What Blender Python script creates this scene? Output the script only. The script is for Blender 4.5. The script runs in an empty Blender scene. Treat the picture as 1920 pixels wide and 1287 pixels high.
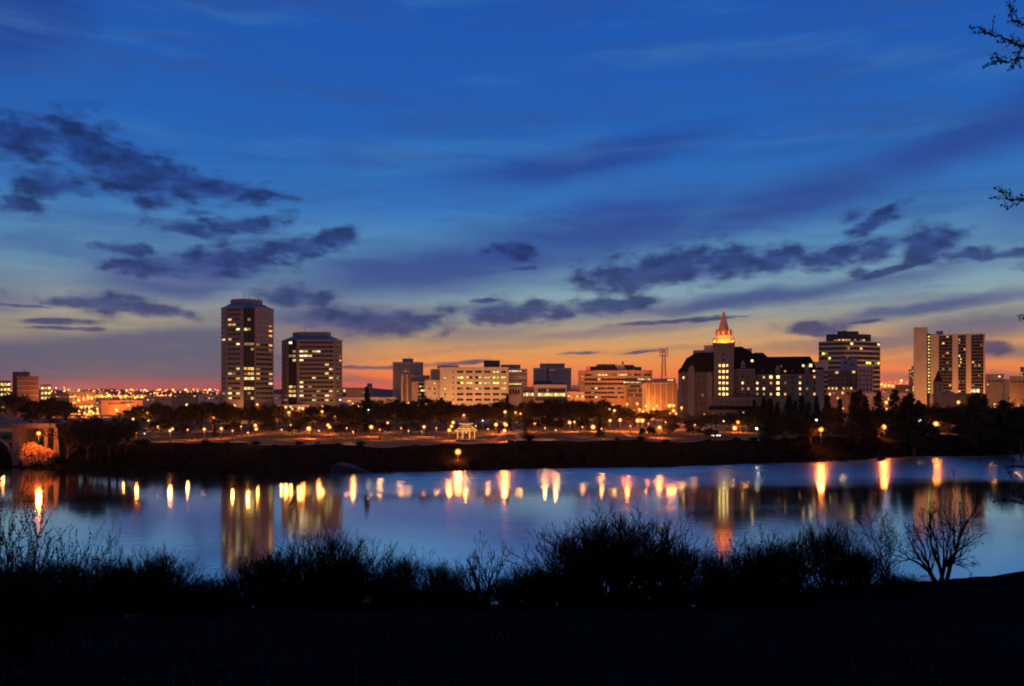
import bpy, math, random
import numpy as np
from mathutils import Vector, Matrix

# ------------------------------------------------------------------ camera, sky, sun, exposure
sc = bpy.context.scene
COL = sc.collection
F, CX, HY, CZ = 1507.0, 960.0, 735.0, 28.0          # focal length in photo pixels, principal column, horizon row, eye height

def wx(px, Y): return (px - CX) / F * Y
def wz(py, Y): return CZ - (py - HY) / F * Y

cam_d = bpy.data.cameras.new('camera')
cam_d.sensor_width = 36.0
cam_d.lens = 36.0 * F / 1920.0
cam_d.shift_y = (HY - 643.5) / 1920.0
cam_d.clip_start = 0.2
cam_d.clip_end = 60000
cam = bpy.data.objects.new('camera', cam_d)
cam.location = (0, 0, CZ)
cam.rotation_euler = (math.pi / 2, 0, 0)
COL.objects.link(cam)
sc.camera = cam
sc.view_settings.view_transform = 'Standard'
sc.view_settings.look = 'None'
sc.view_settings.gamma = 1.0
sc.view_settings.exposure = 0.0
sc.view_settings.use_curve_mapping = False
sc.cycles.use_denoising = True
sc.cycles.use_adaptive_sampling = True
sc.cycles.adaptive_threshold = 0.015
sc.cycles.adaptive_min_samples = 12
sc.cycles.max_bounces = 4
sc.cycles.filter_width = 1.9
sc.cycles.diffuse_bounces = 1
sc.cycles.glossy_bounces = 2
sc.cycles.volume_bounces = 0
sc.cycles.sample_clamp_indirect = 4.0
sc.cycles.sample_clamp_direct = 0.0

def lin(r, g, b):
    def c(v):
        v /= 255.0
        return v / 12.92 if v <= 0.04045 else ((v + 0.055) / 1.055) ** 2.4
    return (c(r), c(g), c(b), 1.0)

def px_dir(px, py):                       # direction of a photo pixel as azimuth, elevation in degrees
    u = (px - CX) / F; v = (HY - py) / F
    return math.degrees(math.atan(u)), math.degrees(math.atan2(v, math.hypot(1, u)))

world = bpy.data.worlds.new('World'); sc.world = world; world.use_nodes = True
wt = world.node_tree; wt.nodes.clear()
def N(t, **kw):
    n = wt.nodes.new(t)
    for k, v in kw.items(): setattr(n, k, v)
    return n
def L(a, b): wt.links.new(a, b)
def M(op, a, b=None, c=None, clamp=False):
    n = N('ShaderNodeMath', operation=op); n.use_clamp = clamp
    for i, v in enumerate((a, b, c)):
        if v is None: continue
        if isinstance(v, (int, float)): n.inputs[i].default_value = v
        else: L(v, n.inputs[i])
    return n.outputs[0]
def VM(op, a, b=None):
    n = N('ShaderNodeVectorMath', operation=op)
    for i, v in enumerate((a, b)):
        if v is None: continue
        if isinstance(v, tuple): n.inputs[i].default_value = v
        else: L(v, n.inputs[i])
    return n
def MR(v, a, b, c=0.0, d=1.0, interp='SMOOTHSTEP'):
    n = N('ShaderNodeMapRange', interpolation_type=interp)
    L(v, n.inputs[0])
    for i, x in enumerate((a, b, c, d)): n.inputs[i + 1].default_value = x
    return n.outputs[0]
def MIX(fac, a, b):
    n = N('ShaderNodeMix', data_type='RGBA')
    if isinstance(fac, (int, float)): n.inputs[0].default_value = fac
    else: L(fac, n.inputs[0])
    for i, v in ((6, a), (7, b)):
        if isinstance(v, tuple): n.inputs[i].default_value = v
        else: L(v, n.inputs[i])
    return n.outputs[2]
def RAMP(v, stops):
    n = N('ShaderNodeValToRGB'); L(v, n.inputs[0])
    el = n.color_ramp.elements
    while len(el) < len(stops): el.new(0.5)
    for e, (p, c) in zip(el, stops): e.position = p; e.color = c
    return n.outputs[0]
def NOISE(vec, scale, detail, rough=0.55, dist=0.0):
    n = N('ShaderNodeTexNoise'); L(vec, n.inputs['Vector'])
    n.inputs['Scale'].default_value = scale; n.inputs['Detail'].default_value = detail
    n.inputs['Roughness'].default_value = rough; n.inputs['Distortion'].default_value = dist
    return n

tc = N('ShaderNodeTexCoord')
sep = N('ShaderNodeSeparateXYZ'); L(VM('NORMALIZE', tc.outputs['Generated']).outputs[0], sep.inputs[0])
az = M('MULTIPLY', M('ARCTAN2', sep.outputs[0], sep.outputs[1]), 57.29578)
el = M('MULTIPLY', M('ARCSINE', M('MAXIMUM', sep.outputs[2], 0.0)), 57.29578)
cb = N('ShaderNodeCombineXYZ'); L(az, cb.inputs[0]); L(el, cb.inputs[1]); cb.inputs[2].default_value = 1.0
P = cb.outputs[0]

# clear sky by elevation: afterglow towards the west (in view), mauve dusk towards the east
e90 = M('DIVIDE', el, 90.0)
def st(lst): return [(e / 90.0, lin(*c)) for e, c in lst]
HI = [(9.2, (92, 140, 176)), (12.5, (56, 116, 184)), (16, (38, 100, 180)), (21, (33, 91, 178)), (26, (30, 84, 173)), (45, (22, 68, 150)), (90, (15, 48, 118))]
west = RAMP(e90, st([(0.0, (208, 92, 92)), (0.9, (248, 118, 62)), (2.2, (244, 150, 70)), (3.4, (214, 160, 102)), (4.8, (166, 162, 140)), (6.6, (134, 162, 174))] + HI))
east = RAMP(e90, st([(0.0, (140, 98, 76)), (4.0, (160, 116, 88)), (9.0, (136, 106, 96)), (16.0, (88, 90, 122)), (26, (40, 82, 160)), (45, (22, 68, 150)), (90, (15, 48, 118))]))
side = RAMP(e90, st([(0.0, (160, 82, 92)), (0.5, (188, 90, 84)), (1.1, (126, 100, 110)), (2.4, (112, 106, 116)), (3.6, (166, 148, 120)), (4.8, (170, 162, 136)), (6.0, (146, 156, 154)), (7.6, (110, 144, 166))] + HI))
west = MIX(MR(az, -18.0, -8.5), side, west)
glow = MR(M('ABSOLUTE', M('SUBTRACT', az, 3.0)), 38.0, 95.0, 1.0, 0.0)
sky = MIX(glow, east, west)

# physical twilight sky underneath, sun just under the horizon behind the town
SUN_AZ, SUN_EL = math.radians(3.0), math.radians(-3.0)
nish = N('ShaderNodeTexSky', sky_type='NISHITA'); nish.sun_disc = False
nish.sun_elevation = SUN_EL; nish.sun_rotation = SUN_AZ
sky = VM('ADD', sky, VM('MULTIPLY', nish.outputs[0], (0.012, 0.012, 0.012)).outputs[0]).outputs[0]

# domain warps
wv = VM('MULTIPLY', P, (0.16, 0.42, 1.0)).outputs[0]
warp = NOISE(wv, 1.0, 5.0, 0.6)
wofs = VM('MULTIPLY', VM('SUBTRACT', warp.outputs['Color'], (0.5, 0.5, 0.5)).outputs[0], (4.2, 1.5, 0.0)).outputs[0]
Pw = VM('ADD', P, wofs).outputs[0]
streak = NOISE(VM('MULTIPLY', Pw, (0.06, 0.62, 1.0)).outputs[0], 1.0, 6.0, 0.62).outputs['Fac']
fine = NOISE(VM('MULTIPLY', P, (0.50, 1.05, 1.0)).outputs[0], 1.0, 6.0, 0.57).outputs['Fac']

def blobs(vec, lst):                      # squared distance to the nearest of many turned ellipses in azimuth and elevation
    field = None
    for (cx, cy, w, h, rot) in lst:
        a, e = px_dir(cx, cy)
        u = (cx - CX) / F
        k = math.degrees(1 / F) / math.sqrt(1 + u * u)
        c, s_ = math.cos(math.radians(rot)), math.sin(math.radians(rot))
        w *= k; h *= k
        d1 = VM('DOT_PRODUCT', vec, (c / w, s_ / w, -(a * c + e * s_) / w)).outputs['Value']
        d2 = VM('DOT_PRODUCT', vec, (-s_ / h, c / h, (a * s_ - e * c) / h)).outputs['Value']
        ln = M('MULTIPLY_ADD', d1, d1, M('MULTIPLY', d2, d2))
        if field is None: field = ln
        else: field = M('SMOOTH_MIN', field, ln, 0.45)
    return M('SQRT', M('MAXIMUM', field, 0.0))

# far soft stratus: broad violet-blue bands
STRATUS = [(820, 505, 330, 42, 7), (1120, 432, 290, 40, 8), (1500, 372, 260, 34, 11), (1800, 262, 230, 36, 14), (1930, 215, 130, 40, 22),
           (640, 608, 260, 34, 1), (330, 520, 170, 40, 6), (180, 668, 360, 30, 1), (430, 655, 170, 40, 0), (-60, 690, 300, 26, 0), (120, 700, 330, 14, 0), (240, 645, 200, 16, 3), (-250, 560, 260, 50, 4),
           (880, 632, 150, 20, 4), (1800, 620, 190, 24, 7), (1480, 648, 170, 9, 3), (1250, 655, 200, 6, 3), (1100, 300, 240, 24, 8), (2200, 300, 260, 60, 15),
           (1820, 705, 160, 9, 0), (780, 714, 130, 7, 0), (1640, 640, 260, 12, 4), (1420, 560, 330, 14, 6), (1700, 585, 260, 12, 7), (1900, 660, 180, 12, 4), (900, 655, 200, 7, 5), (1130, 625, 240, 9, 4), (40, 30, 120, 70, 30)]
sf = blobs(Pw, [(a, b, w, h * 1.25, r) for a, b, w, h, r in STRATUS])
smask = MR(M('ADD', sf, M('MULTIPLY', M('SUBTRACT', streak, 0.5), 1.6)), 1.50, 0.22)
scol = RAMP(e90, st([(0.0, (146, 88, 92)), (1.6, (106, 96, 110)), (3.5, (92, 94, 120)), (6.0, (72, 86, 136)), (9.5, (54, 76, 144)), (14, (42, 74, 150)), (20, (38, 72, 152)), (30, (30, 68, 146)), (90, (15, 46, 112))]))
# the cloud sheet is thin and lit through where the sun went down
gap = M('MULTIPLY', M('MULTIPLY', MR(az, -13.0, -7.0), MR(az, 14.0, 24.0, 1.0, 0.35)), MR(el, 2.6, 6.0, 1.0, 0.0))
thick = M('SUBTRACT', 1.0, M('MULTIPLY', gap, 0.72))
sky = MIX(M('MULTIPLY', M('MULTIPLY', smask, thick), 0.93), sky, scol)
# thin wispy veil everywhere
veil = MR(streak, 0.42, 0.70)
sky = MIX(M('MULTIPLY', M('MULTIPLY', veil, thick), 0.50), sky, MIX(MR(el, 2.0, 9.0), lin(108, 102, 116), lin(50, 82, 146)))
veil2 = MR(NOISE(VM('MULTIPLY', Pw, (0.04, 0.30, 3.0)).outputs[0], 1.3, 4.0, 0.55).outputs['Fac'], 0.5, 0.72)
sky = MIX(M('MULTIPLY', veil2, 0.22), sky, MIX(MR(el, 3.0, 10.0), lin(222, 166, 110), lin(86, 146, 192)))

# near dark cumulus fragments
CUMULUS = [(45, 258, 95, 30, 3), (165, 275, 80, 38, -22), (255, 325, 125, 36, -16), (390, 347, 125, 17, -9), (480, 361, 70, 7, -5), (92, 347, 68, 19, -3), (38, 386, 42, 13, -3),
           (355, 428, 80, 12, -6), (455, 422, 95, 12, 4), (440, 488, 105, 24, 8), (560, 464, 85, 16, 6), (632, 446, 52, 15, 12), (265, 503, 65, 15, 2), (232, 468, 52, 9, 0),
           (205, 573, 120, 15, -4), (300, 584, 75, 9, -6), (112, 604, 62, 6, 0), (140, 619, 62, 4, 0), (38, 573, 50, 3, -3), (955, 472, 48, 14, -4), (985, 505, 20, 4, 0),
           (1180, 518, 100, 30, 2), (1255, 502, 120, 29, 8), (1370, 492, 100, 24, 2), (1465, 488, 70, 20, 4), (1560, 482, 75, 17, 12), (1640, 470, 66, 17, 12), (1738, 460, 58, 27, 14),
           (1670, 506, 85, 7, 14), (1830, 478, 62, 11, -4), (1895, 477, 66, 9, 4), (1640, 416, 58, 11, 26), (1602, 404, 22, 9, 0), (1615, 512, 20, 8, 0),
           (955, 586, 120, 17, 0), (1125, 577, 118, 13, 5), (905, 566, 34, 6, 0), (1235, 605, 100, 4, 4), (1335, 600, 50, 3, 5), (1535, 618, 70, 11, -2), (1620, 605, 30, 3, 4), (1862, 652, 30, 9, 0),
           (720, 688, 95, 4, 2), (870, 682, 60, 4, 3), (560, 558, 90, 17, -6), (720, 606, 120, 20, 0), (1090, 662, 34, 2.5, 2), (1200, 660, 42, 2.5, 4),
           (-160, 330, 130, 40, 8), (-420, 480, 200, 40, -4), (2080, 470, 120, 26, 6), (2300, 540, 220, 30, 4), (-300, 190, 160, 30, -12)]
cf = blobs(VM('ADD', P, VM('MULTIPLY', wofs, (0.42, 0.5, 0.0)).outputs[0]).outputs[0], [(a, b, w * 1.03, h * (1.38 if h > 7 else 1.1), r) for a, b, w, h, r in CUMULUS])
cmask = MR(M('ADD', cf, M('MULTIPLY', M('SUBTRACT', fine, 0.5), 2.4)), 1.34, 0.42)
ccol = RAMP(e90, st([(0.0, (98, 66, 88)), (3.0, (84, 74, 108)), (5.5, (50, 62, 108)), (9.0, (34, 50, 100)), (14, (26, 44, 92)), (20, (24, 44, 96)), (90, (16, 34, 84))]))
ccol = MIX(MR(fine, 0.34, 0.62), ccol, MIX(0.75, ccol, scol))
sky = MIX(M('MULTIPLY', cmask, 0.92), sky, ccol)

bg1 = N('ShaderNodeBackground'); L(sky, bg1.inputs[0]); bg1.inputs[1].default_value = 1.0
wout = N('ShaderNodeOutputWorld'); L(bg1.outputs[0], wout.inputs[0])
world.cycles.sampling_method = 'MANUAL'; world.cycles.sample_map_resolution = 512

# the sun has set behind the town: only its afterglow is left, a very weak wide warm source on the horizon
sun_d = bpy.data.lights.new('sun', 'SUN'); sun_d.energy = 0.004; sun_d.angle = math.radians(40); sun_d.color = (1.0, 0.55, 0.32)
sun = bpy.data.objects.new('sun', sun_d); COL.objects.link(sun)
sun.rotation_euler = (Vector((-math.sin(SUN_AZ), -math.cos(SUN_AZ), -math.tan(math.radians(2.0))))).to_track_quat('-Z', 'Y').to_euler()

# ------------------------------------------------------------------ materials
rng = random.Random(7)
MATS = {}
def mat(name, col, rough=0.85, scale=3.0, var=0.25, bump=0.0, metal=0.0, spec=0.3, stretch=(1, 1, 1)):
    if name in MATS: return MATS[name]
    m = bpy.data.materials.new(name); m.use_nodes = True
    nt = m.node_tree; b = nt.nodes['Principled BSDF']
    tcn = nt.nodes.new('ShaderNodeTexCoord'); mp = nt.nodes.new('ShaderNodeMapping'); mp.inputs['Scale'].default_value = stretch
    nz = nt.nodes.new('ShaderNodeTexNoise'); nz.inputs['Scale'].default_value = scale; nz.inputs['Detail'].default_value = 5
    nt.links.new(tcn.outputs['Object'], mp.inputs[0]); nt.links.new(mp.outputs[0], nz.inputs['Vector'])
    rp = nt.nodes.new('ShaderNodeValToRGB')
    rp.color_ramp.elements[0].position = 0.3; rp.color_ramp.elements[1].position = 0.7
    rp.color_ramp.elements[0].color = (*[c * (1 - var) for c in col], 1)
    rp.color_ramp.elements[1].color = (*[min(1, c * (1 + var)) for c in col], 1)
    nt.links.new(nz.outputs['Fac'], rp.inputs[0]); nt.links.new(rp.outputs[0], b.inputs['Base Color'])
    b.inputs['Roughness'].default_value = rough; b.inputs['Metallic'].default_value = metal
    b.inputs['Specular IOR Level'].default_value = spec
    if bump:
        bp = nt.nodes.new('ShaderNodeBump'); bp.inputs['Strength'].default_value = bump
        nt.links.new(nz.outputs['Fac'], bp.inputs['Height']); nt.links.new(bp.outputs[0], b.inputs['Normal'])
    MATS[name] = m
    return m

def emit(name, col, strength, sample=False, vary=0.0):
    if name in MATS: return MATS[name]
    m = bpy.data.materials.new(name); m.use_nodes = True
    nt = m.node_tree; nt.nodes.clear()
    e = nt.nodes.new('ShaderNodeEmission'); e.inputs[0].default_value = (*col, 1); e.inputs[1].default_value = strength
    if vary:                              # curtains, furniture and lamps seen unevenly through the pane
        tcn = nt.nodes.new('ShaderNodeTexCoord'); g = nt.nodes.new('ShaderNodeNewGeometry')
        nz = nt.nodes.new('ShaderNodeTexNoise'); nz.inputs['Scale'].default_value = 0.55; nz.inputs['Detail'].default_value = 2
        nt.links.new(g.outputs['Position'], nz.inputs['Vector'])
        mr = nt.nodes.new('ShaderNodeMapRange'); mr.inputs[1].default_value = 0.32; mr.inputs[2].default_value = 0.68
        mr.inputs[3].default_value = strength * (1 - vary); mr.inputs[4].default_value = strength * (1 + vary)
        nt.links.new(nz.outputs['Fac'], mr.inputs[0]); nt.links.new(mr.outputs[0], e.inputs[1])
    o = nt.nodes.new('ShaderNodeOutputMaterial'); nt.links.new(e.outputs[0], o.inputs[0])
    m.cycles.emission_sampling = 'FRONT' if sample else 'NONE'
    MATS[name] = m
    return m

M_BARK = mat('bark', (0.035, 0.026, 0.020), 0.95, 6, 0.4, 0.3, spec=0.0)
M_PARKBARK = mat('park_bark', (0.07, 0.048, 0.032), 0.95, 3, 0.4, spec=0.0)
M_LEAF = mat('spring_leaf', (0.040, 0.032, 0.014), 0.9, 0.4, 0.5, spec=0.0)
M_CONIFER = mat('conifer_needles', (0.009, 0.013, 0.008), 0.9, 0.6, 0.4, spec=0.0)
M_TWIG = mat('shrub_twig', (0.009, 0.0075, 0.0065), 0.95, 4, 0.35, spec=0.0)
M_BUD = mat('bud', (0.022, 0.017, 0.014), 0.9, 12, 0.35, spec=0.0)
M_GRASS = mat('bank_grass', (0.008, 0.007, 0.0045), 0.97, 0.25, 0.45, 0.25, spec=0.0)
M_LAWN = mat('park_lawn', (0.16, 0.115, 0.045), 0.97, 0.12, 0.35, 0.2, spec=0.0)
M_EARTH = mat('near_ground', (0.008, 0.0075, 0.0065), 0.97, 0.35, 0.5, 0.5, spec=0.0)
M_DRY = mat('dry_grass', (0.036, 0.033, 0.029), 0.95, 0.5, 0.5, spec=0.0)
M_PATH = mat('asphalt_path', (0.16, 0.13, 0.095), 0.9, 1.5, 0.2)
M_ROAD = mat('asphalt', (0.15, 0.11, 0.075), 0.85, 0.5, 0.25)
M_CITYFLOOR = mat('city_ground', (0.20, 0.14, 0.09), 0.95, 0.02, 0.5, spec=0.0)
M_FARHILL = mat('far_hill', (0.06, 0.045, 0.045), 0.97, 0.01, 0.3)
M_CONC = mat('concrete', (0.085, 0.075, 0.062), 0.85, 0.6, 0.3, 0.1)
M_RAMP = mat('ramp_concrete', (0.022, 0.022, 0.025), 0.85, 0.6, 0.2)
M_STEEL = mat('galvanised_steel', (0.10, 0.09, 0.08), 0.6, 8, 0.2, metal=0.5)
M_DARKMETAL = mat('dark_metal', (0.03, 0.03, 0.035), 0.55, 8, 0.2)
M_PINKPRECAST = mat('brown_precast', (0.30, 0.205, 0.15), 0.85, 0.25, 0.14)
M_TOWERROOF = mat('slate_blue_roof', (0.12, 0.12, 0.17), 0.45, 0.4, 0.2)
M_PALE = mat('pink_precast', (0.60, 0.42, 0.28), 0.85, 0.15, 0.12)
M_APART = mat('salmon_panel', (0.66, 0.45, 0.24), 0.85, 0.12, 0.10)
M_CREAM = mat('cream_stone', (0.68, 0.52, 0.33), 0.85, 0.15, 0.12)
M_TAN = mat('tan_brick', (0.50, 0.31, 0.20), 0.9, 0.3, 0.18)
M_ORANGEBRICK = mat('orange_brick', (0.55, 0.27, 0.13), 0.9, 0.3, 0.16)
M_BROWNBRICK = mat('brown_brick', (0.24, 0.13, 0.085), 0.9, 0.3, 0.2)
M_HOTEL = mat('hotel_brick', (0.105, 0.088, 0.072), 0.9, 0.3, 0.16, 0.1)
M_HOTELSTONE = mat('hotel_stone', (0.16, 0.14, 0.118), 0.88, 0.3, 0.12)
M_HOTELROOF = mat('hotel_slate', (0.006, 0.006, 0.007), 0.9, 0.5, 0.3, 0.2, spec=0.02)
M_SPIRESTONE = mat('spire_stone', (0.55, 0.42, 0.28), 0.85, 0.4, 0.12)
M_COPPER = mat('spire_roof', (0.52, 0.27, 0.12), 0.8, 0.6, 0.3, 0.2)
M_GREYPLANT = mat('plant_room_metal', (0.26, 0.23, 0.25), 0.7, 0.3, 0.15)
M_DARKPLANT = mat('dark_cladding', (0.035, 0.033, 0.036), 0.6, 0.3, 0.2)
M_FRAME = mat('window_frame', (0.12, 0.10, 0.09), 0.6, 5, 0.1)
M_GLASS = mat('dark_glass', (0.012, 0.012, 0.014), 0.12, 0.1, 0.3, spec=0.5)
M_GLASSPALE = mat('pale_glass', (0.34, 0.29, 0.29), 0.25, 0.1, 0.3, spec=0.8)
M_BLACKGLASS = mat('black_glass', (0.006, 0.005, 0.006), 0.35, 0.1, 0.3, spec=0.2)
M_CAR = mat('car_paint', (0.10, 0.10, 0.11), 0.3, 3, 0.2, spec=0.6)
M_TYRE = mat('tyre', (0.015, 0.015, 0.015), 0.9, 5, 0.2)
LIT = {'y': emit('lit_yellow', (1.0, 0.68, 0.22), 1.1, vary=0.55), 'w': emit('lit_pale', (1.0, 0.84, 0.44), 1.5, vary=0.5), 'o': emit('lit_amber', (1.0, 0.46, 0.12), 1.05, vary=0.55),
       'd': emit('lit_dim', (0.85, 0.50, 0.22), 0.34, vary=0.6), 'h': emit('lit_hotel', (1.0, 0.66, 0.22), 2.0, vary=0.4), 'g': emit('lit_lime', (0.95, 0.92, 0.16), 1.4, vary=0.6)}
LAMPS = {'s': emit('sodium_lamp', (1.0, 0.36, 0.075), 5.0), 'm': emit('warm_lamp', (1.0, 0.44, 0.12), 3.6), 'w': emit('white_lamp', (1.0, 0.93, 0.72), 4.0),
         'g': emit('greenish_lamp', (0.80, 1.0, 0.66), 3.4), 'r': emit('red_beacon', (1.0, 0.045, 0.03), 2.0), 'e': emit('green_beacon', (0.02, 0.9, 0.2), 1.0),
         'f': emit('far_sodium', (1.0, 0.30, 0.045), 4.0), 'b': emit('bulb_string', (1.0, 0.50, 0.11), 1.5), 't': emit('tail_light', (1.0, 0.05, 0.02), 3), 'H': emit('head_light', (1.0, 0.93, 0.75), 5)}
M_HALO = bpy.data.materials.new('lamp_halo'); M_HALO.use_nodes = True     # see-through orange shell, its glow painted in as a halo round the lamp
_t = M_HALO.node_tree; _t.nodes.clear()
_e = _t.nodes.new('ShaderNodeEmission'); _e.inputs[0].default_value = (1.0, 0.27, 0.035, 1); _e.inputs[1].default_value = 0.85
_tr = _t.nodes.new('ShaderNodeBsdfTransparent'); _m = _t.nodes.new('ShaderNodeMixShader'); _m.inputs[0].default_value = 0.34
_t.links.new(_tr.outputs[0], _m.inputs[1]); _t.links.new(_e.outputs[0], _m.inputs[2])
_o = _t.nodes.new('ShaderNodeOutputMaterial'); _t.links.new(_m.outputs[0], _o.inputs[0]); M_HALO.cycles.emission_sampling = 'NONE'
LAMP_COL = {'s': (1.0, 0.205, 0.03), 'm': (1.0, 0.36, 0.085), 'y': (1.0, 0.43, 0.12), 'w': (1.0, 0.92, 0.70), 'g': (0.80, 1.0, 0.66), 'f': (1.0, 0.30, 0.05), 'b': (1.0, 0.55, 0.16)}
LIGHTS = {}
def bulb(parent, loc, k, power, r):                              # the light a lamp gives off, hung just under its globe
    key = (k, round(power), round(r, 1))
    if key not in LIGHTS:
        ld = bpy.data.lights.new('bulb', 'POINT'); ld.energy = power; ld.color = LAMP_COL[k]; ld.shadow_soft_size = max(0.1, round(r, 1)); LIGHTS[key] = ld
    return link('bulb', LIGHTS[key], parent, loc)

# ------------------------------------------------------------------ mesh helpers
class MB:
    def __init__(s): s.v = []; s.f = []; s.mi = []; s.cur = 0
    def slot(s, i): s.cur = i; return s
    def _add(s, vs, fs):
        n = len(s.v); s.v += [tuple(p) for p in vs]; s.f += [tuple(i + n for i in q) for q in fs]; s.mi += [s.cur] * len(fs)
        return s
    def loft(s, p0, z0, p1, z1, cap0=True, cap1=True):          # plan polygons (counter-clockwise), same count
        n = len(p0); vs = [(x, y, z0) for x, y in p0] + [(x, y, z1) for x, y in p1]
        fs = [(i, (i + 1) % n, n + (i + 1) % n, n + i) for i in range(n)]
        if cap1: fs.append(tuple(range(n, 2 * n)))
        if cap0: fs.append(tuple(range(n - 1, -1, -1)))
        return s._add(vs, fs)
    def prism(s, p, z0, z1): return s.loft(p, z0, p, z1)
    def box(s, x0, x1, y0, y1, z0, z1): return s.prism([(x0, y0), (x1, y0), (x1, y1), (x0, y1)], z0, z1)
    def frust(s, a, z0, b, z1):                                 # a, b = x0,x1,y0,y1
        q = lambda r: [(r[0], r[2]), (r[1], r[2]), (r[1], r[3]), (r[0], r[3])]
        return s.loft(q(a), z0, q(b), z1)
    def ngon(s, cx, cy, r0, z0, r1, z1, n=8, ph=None):
        ph = math.pi / n if ph is None else ph
        q = lambda r: [(cx + r * math.cos(ph + 2 * math.pi * i / n), cy + r * math.sin(ph + 2 * math.pi * i / n)) for i in range(n)]
        return s.loft(q(r0), z0, q(r1), z1)
    def profile(s, pts, y0, y1):                                # outline in x,z pushed along y (a gable, an arch)
        n = len(pts); vs = [(x, y0, z) for x, z in pts] + [(x, y1, z) for x, z in pts]
        fs = [(i, n + i, n + (i + 1) % n, (i + 1) % n) for i in range(n)] + [tuple(range(n)), tuple(range(2 * n - 1, n - 1, -1))]
        return s._add(vs, fs)
    def bar(s, a, b, r, n=4, r2=None):
        a = Vector(a); b = Vector(b); r2 = r if r2 is None else r2
        d = (b - a).normalized(); u = d.orthogonal().normalized(); w = d.cross(u)
        vs = [a + (u * math.cos(t) + w * math.sin(t)) * r for t in [2 * math.pi * i / n for i in range(n)]] + \
             [b + (u * math.cos(t) + w * math.sin(t)) * r2 for t in [2 * math.pi * i / n for i in range(n)]]
        fs = [(i, (i + 1) % n, n + (i + 1) % n, n + i) for i in range(n)] + [tuple(range(n - 1, -1, -1)), tuple(range(n, 2 * n))]
        return s._add(vs, fs)
    def mesh(s, name, mats, off=(0, 0, 0), smooth=False):
        me = bpy.data.meshes.new(name)
        ox, oy, oz = off
        me.from_pydata([(x - ox, y - oy, z - oz) for x, y, z in s.v], [], s.f)
        for m in (mats if isinstance(mats, (list, tuple)) else [mats]): me.materials.append(m)
        me.polygons.foreach_set('material_index', s.mi)
        if smooth: me.polygons.foreach_set('use_smooth', [True] * len(s.f))
        me.update()
        return me

def link(name, data, parent=None, loc=(0, 0, 0), rz=0.0, scale=None):
    o = bpy.data.objects.new(name, data); COL.objects.link(o)
    o.location = loc
    if rz: o.rotation_euler = (0, 0, rz)
    if scale: o.scale = scale
    o.parent = parent
    return o

def tag(o, label=None, cat=None, group=None, kind=None):
    if label: o['label'] = label
    if cat: o['category'] = cat
    if group: o['group'] = group
    if kind: o['kind'] = kind
    return o

class Thing:                                                     # an Empty at the base that parents the parts; parts are given in world metres
    def __init__(s, name, label, cat, base, group=None):
        s.base = Vector(base); s.root = link(name, None, None, base); tag(s.root, label, cat, group)
    def part(s, name, mb, mats, parent=None, label=None, smooth=False):
        o = link(name, mb.mesh(name, mats, s.base, smooth), parent or s.root)
        if label: o['label'] = label
        return o
    def piece(s, name, me, loc, rz=0.0, scale=None, parent=None):  # shared mesh data
        return link(name, me, parent or s.root, Vector(loc) - s.base, rz, scale)

def copy_tree(o, parent=None):
    c = o.copy(); COL.objects.link(c); c.parent = parent
    for ch in o.children: copy_tree(ch, c)
    return c

def tubes(segs, sides=3):                                        # (p0, p1, r0, r1) list -> verts, quads by numpy
    a = np.array([s[0] for s in segs], float); b = np.array([s[1] for s in segs], float)
    r0 = np.array([s[2] for s in segs])[:, None]; r1 = np.array([s[3] for s in segs])[:, None]
    d = b - a; d /= np.maximum(np.linalg.norm(d, axis=1, keepdims=True), 1e-9)
    ref = np.where(np.abs(d[:, 2:3]) > 0.9, np.array([[1.0, 0, 0]]), np.array([[0, 0, 1.0]]))
    u = np.cross(d, ref); u /= np.maximum(np.linalg.norm(u, axis=1, keepdims=True), 1e-9); w = np.cross(d, u)
    ring = [u * math.cos(2 * math.pi * k / sides) + w * math.sin(2 * math.pi * k / sides) for k in range(sides)]
    V = np.stack([a + x * r0 for x in ring] + [b + x * r1 for x in ring], axis=1).reshape(-1, 3)
    n = len(segs); base = (np.arange(n) * 2 * sides)[:, None]
    Q = np.concatenate([base + np.array([[k, (k + 1) % sides, sides + (k + 1) % sides, sides + k]]) for k in range(sides)], axis=0)
    return V, Q
def mesh_np(name, V, Q, material):
    me = bpy.data.meshes.new(name)
    k = Q.shape[1]
    me.vertices.add(len(V)); me.vertices.foreach_set('co', np.ascontiguousarray(V, dtype=np.float32).ravel())
    me.loops.add(Q.size); me.loops.foreach_set('vertex_index', np.ascontiguousarray(Q, dtype=np.int32).ravel())
    me.polygons.add(len(Q)); me.polygons.foreach_set('loop_start', np.arange(0, Q.size, k, dtype=np.int32)); me.polygons.foreach_set('loop_total', np.full(len(Q), k, dtype=np.int32))
    me.materials.append(material)
    me.update(calc_edges=True)
    return me
def flakes(P_, size, rg):                                        # small randomly turned quads
    n = len(P_); P_ = np.array(P_, float)
    a = rg.normal(size=(n, 3)); a /= np.linalg.norm(a, axis=1, keepdims=True)
    b = np.cross(a, rg.normal(size=(n, 3))); b /= np.linalg.norm(b, axis=1, keepdims=True)
    s = (size * rg.uniform(0.5, 1.3, n))[:, None]
    V = np.stack([P_ - a * s, P_ + b * s * 0.55, P_ + a * s, P_ - b * s * 0.55], axis=1).reshape(-1, 3)
    return V, np.arange(4 * n).reshape(n, 4)

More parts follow.
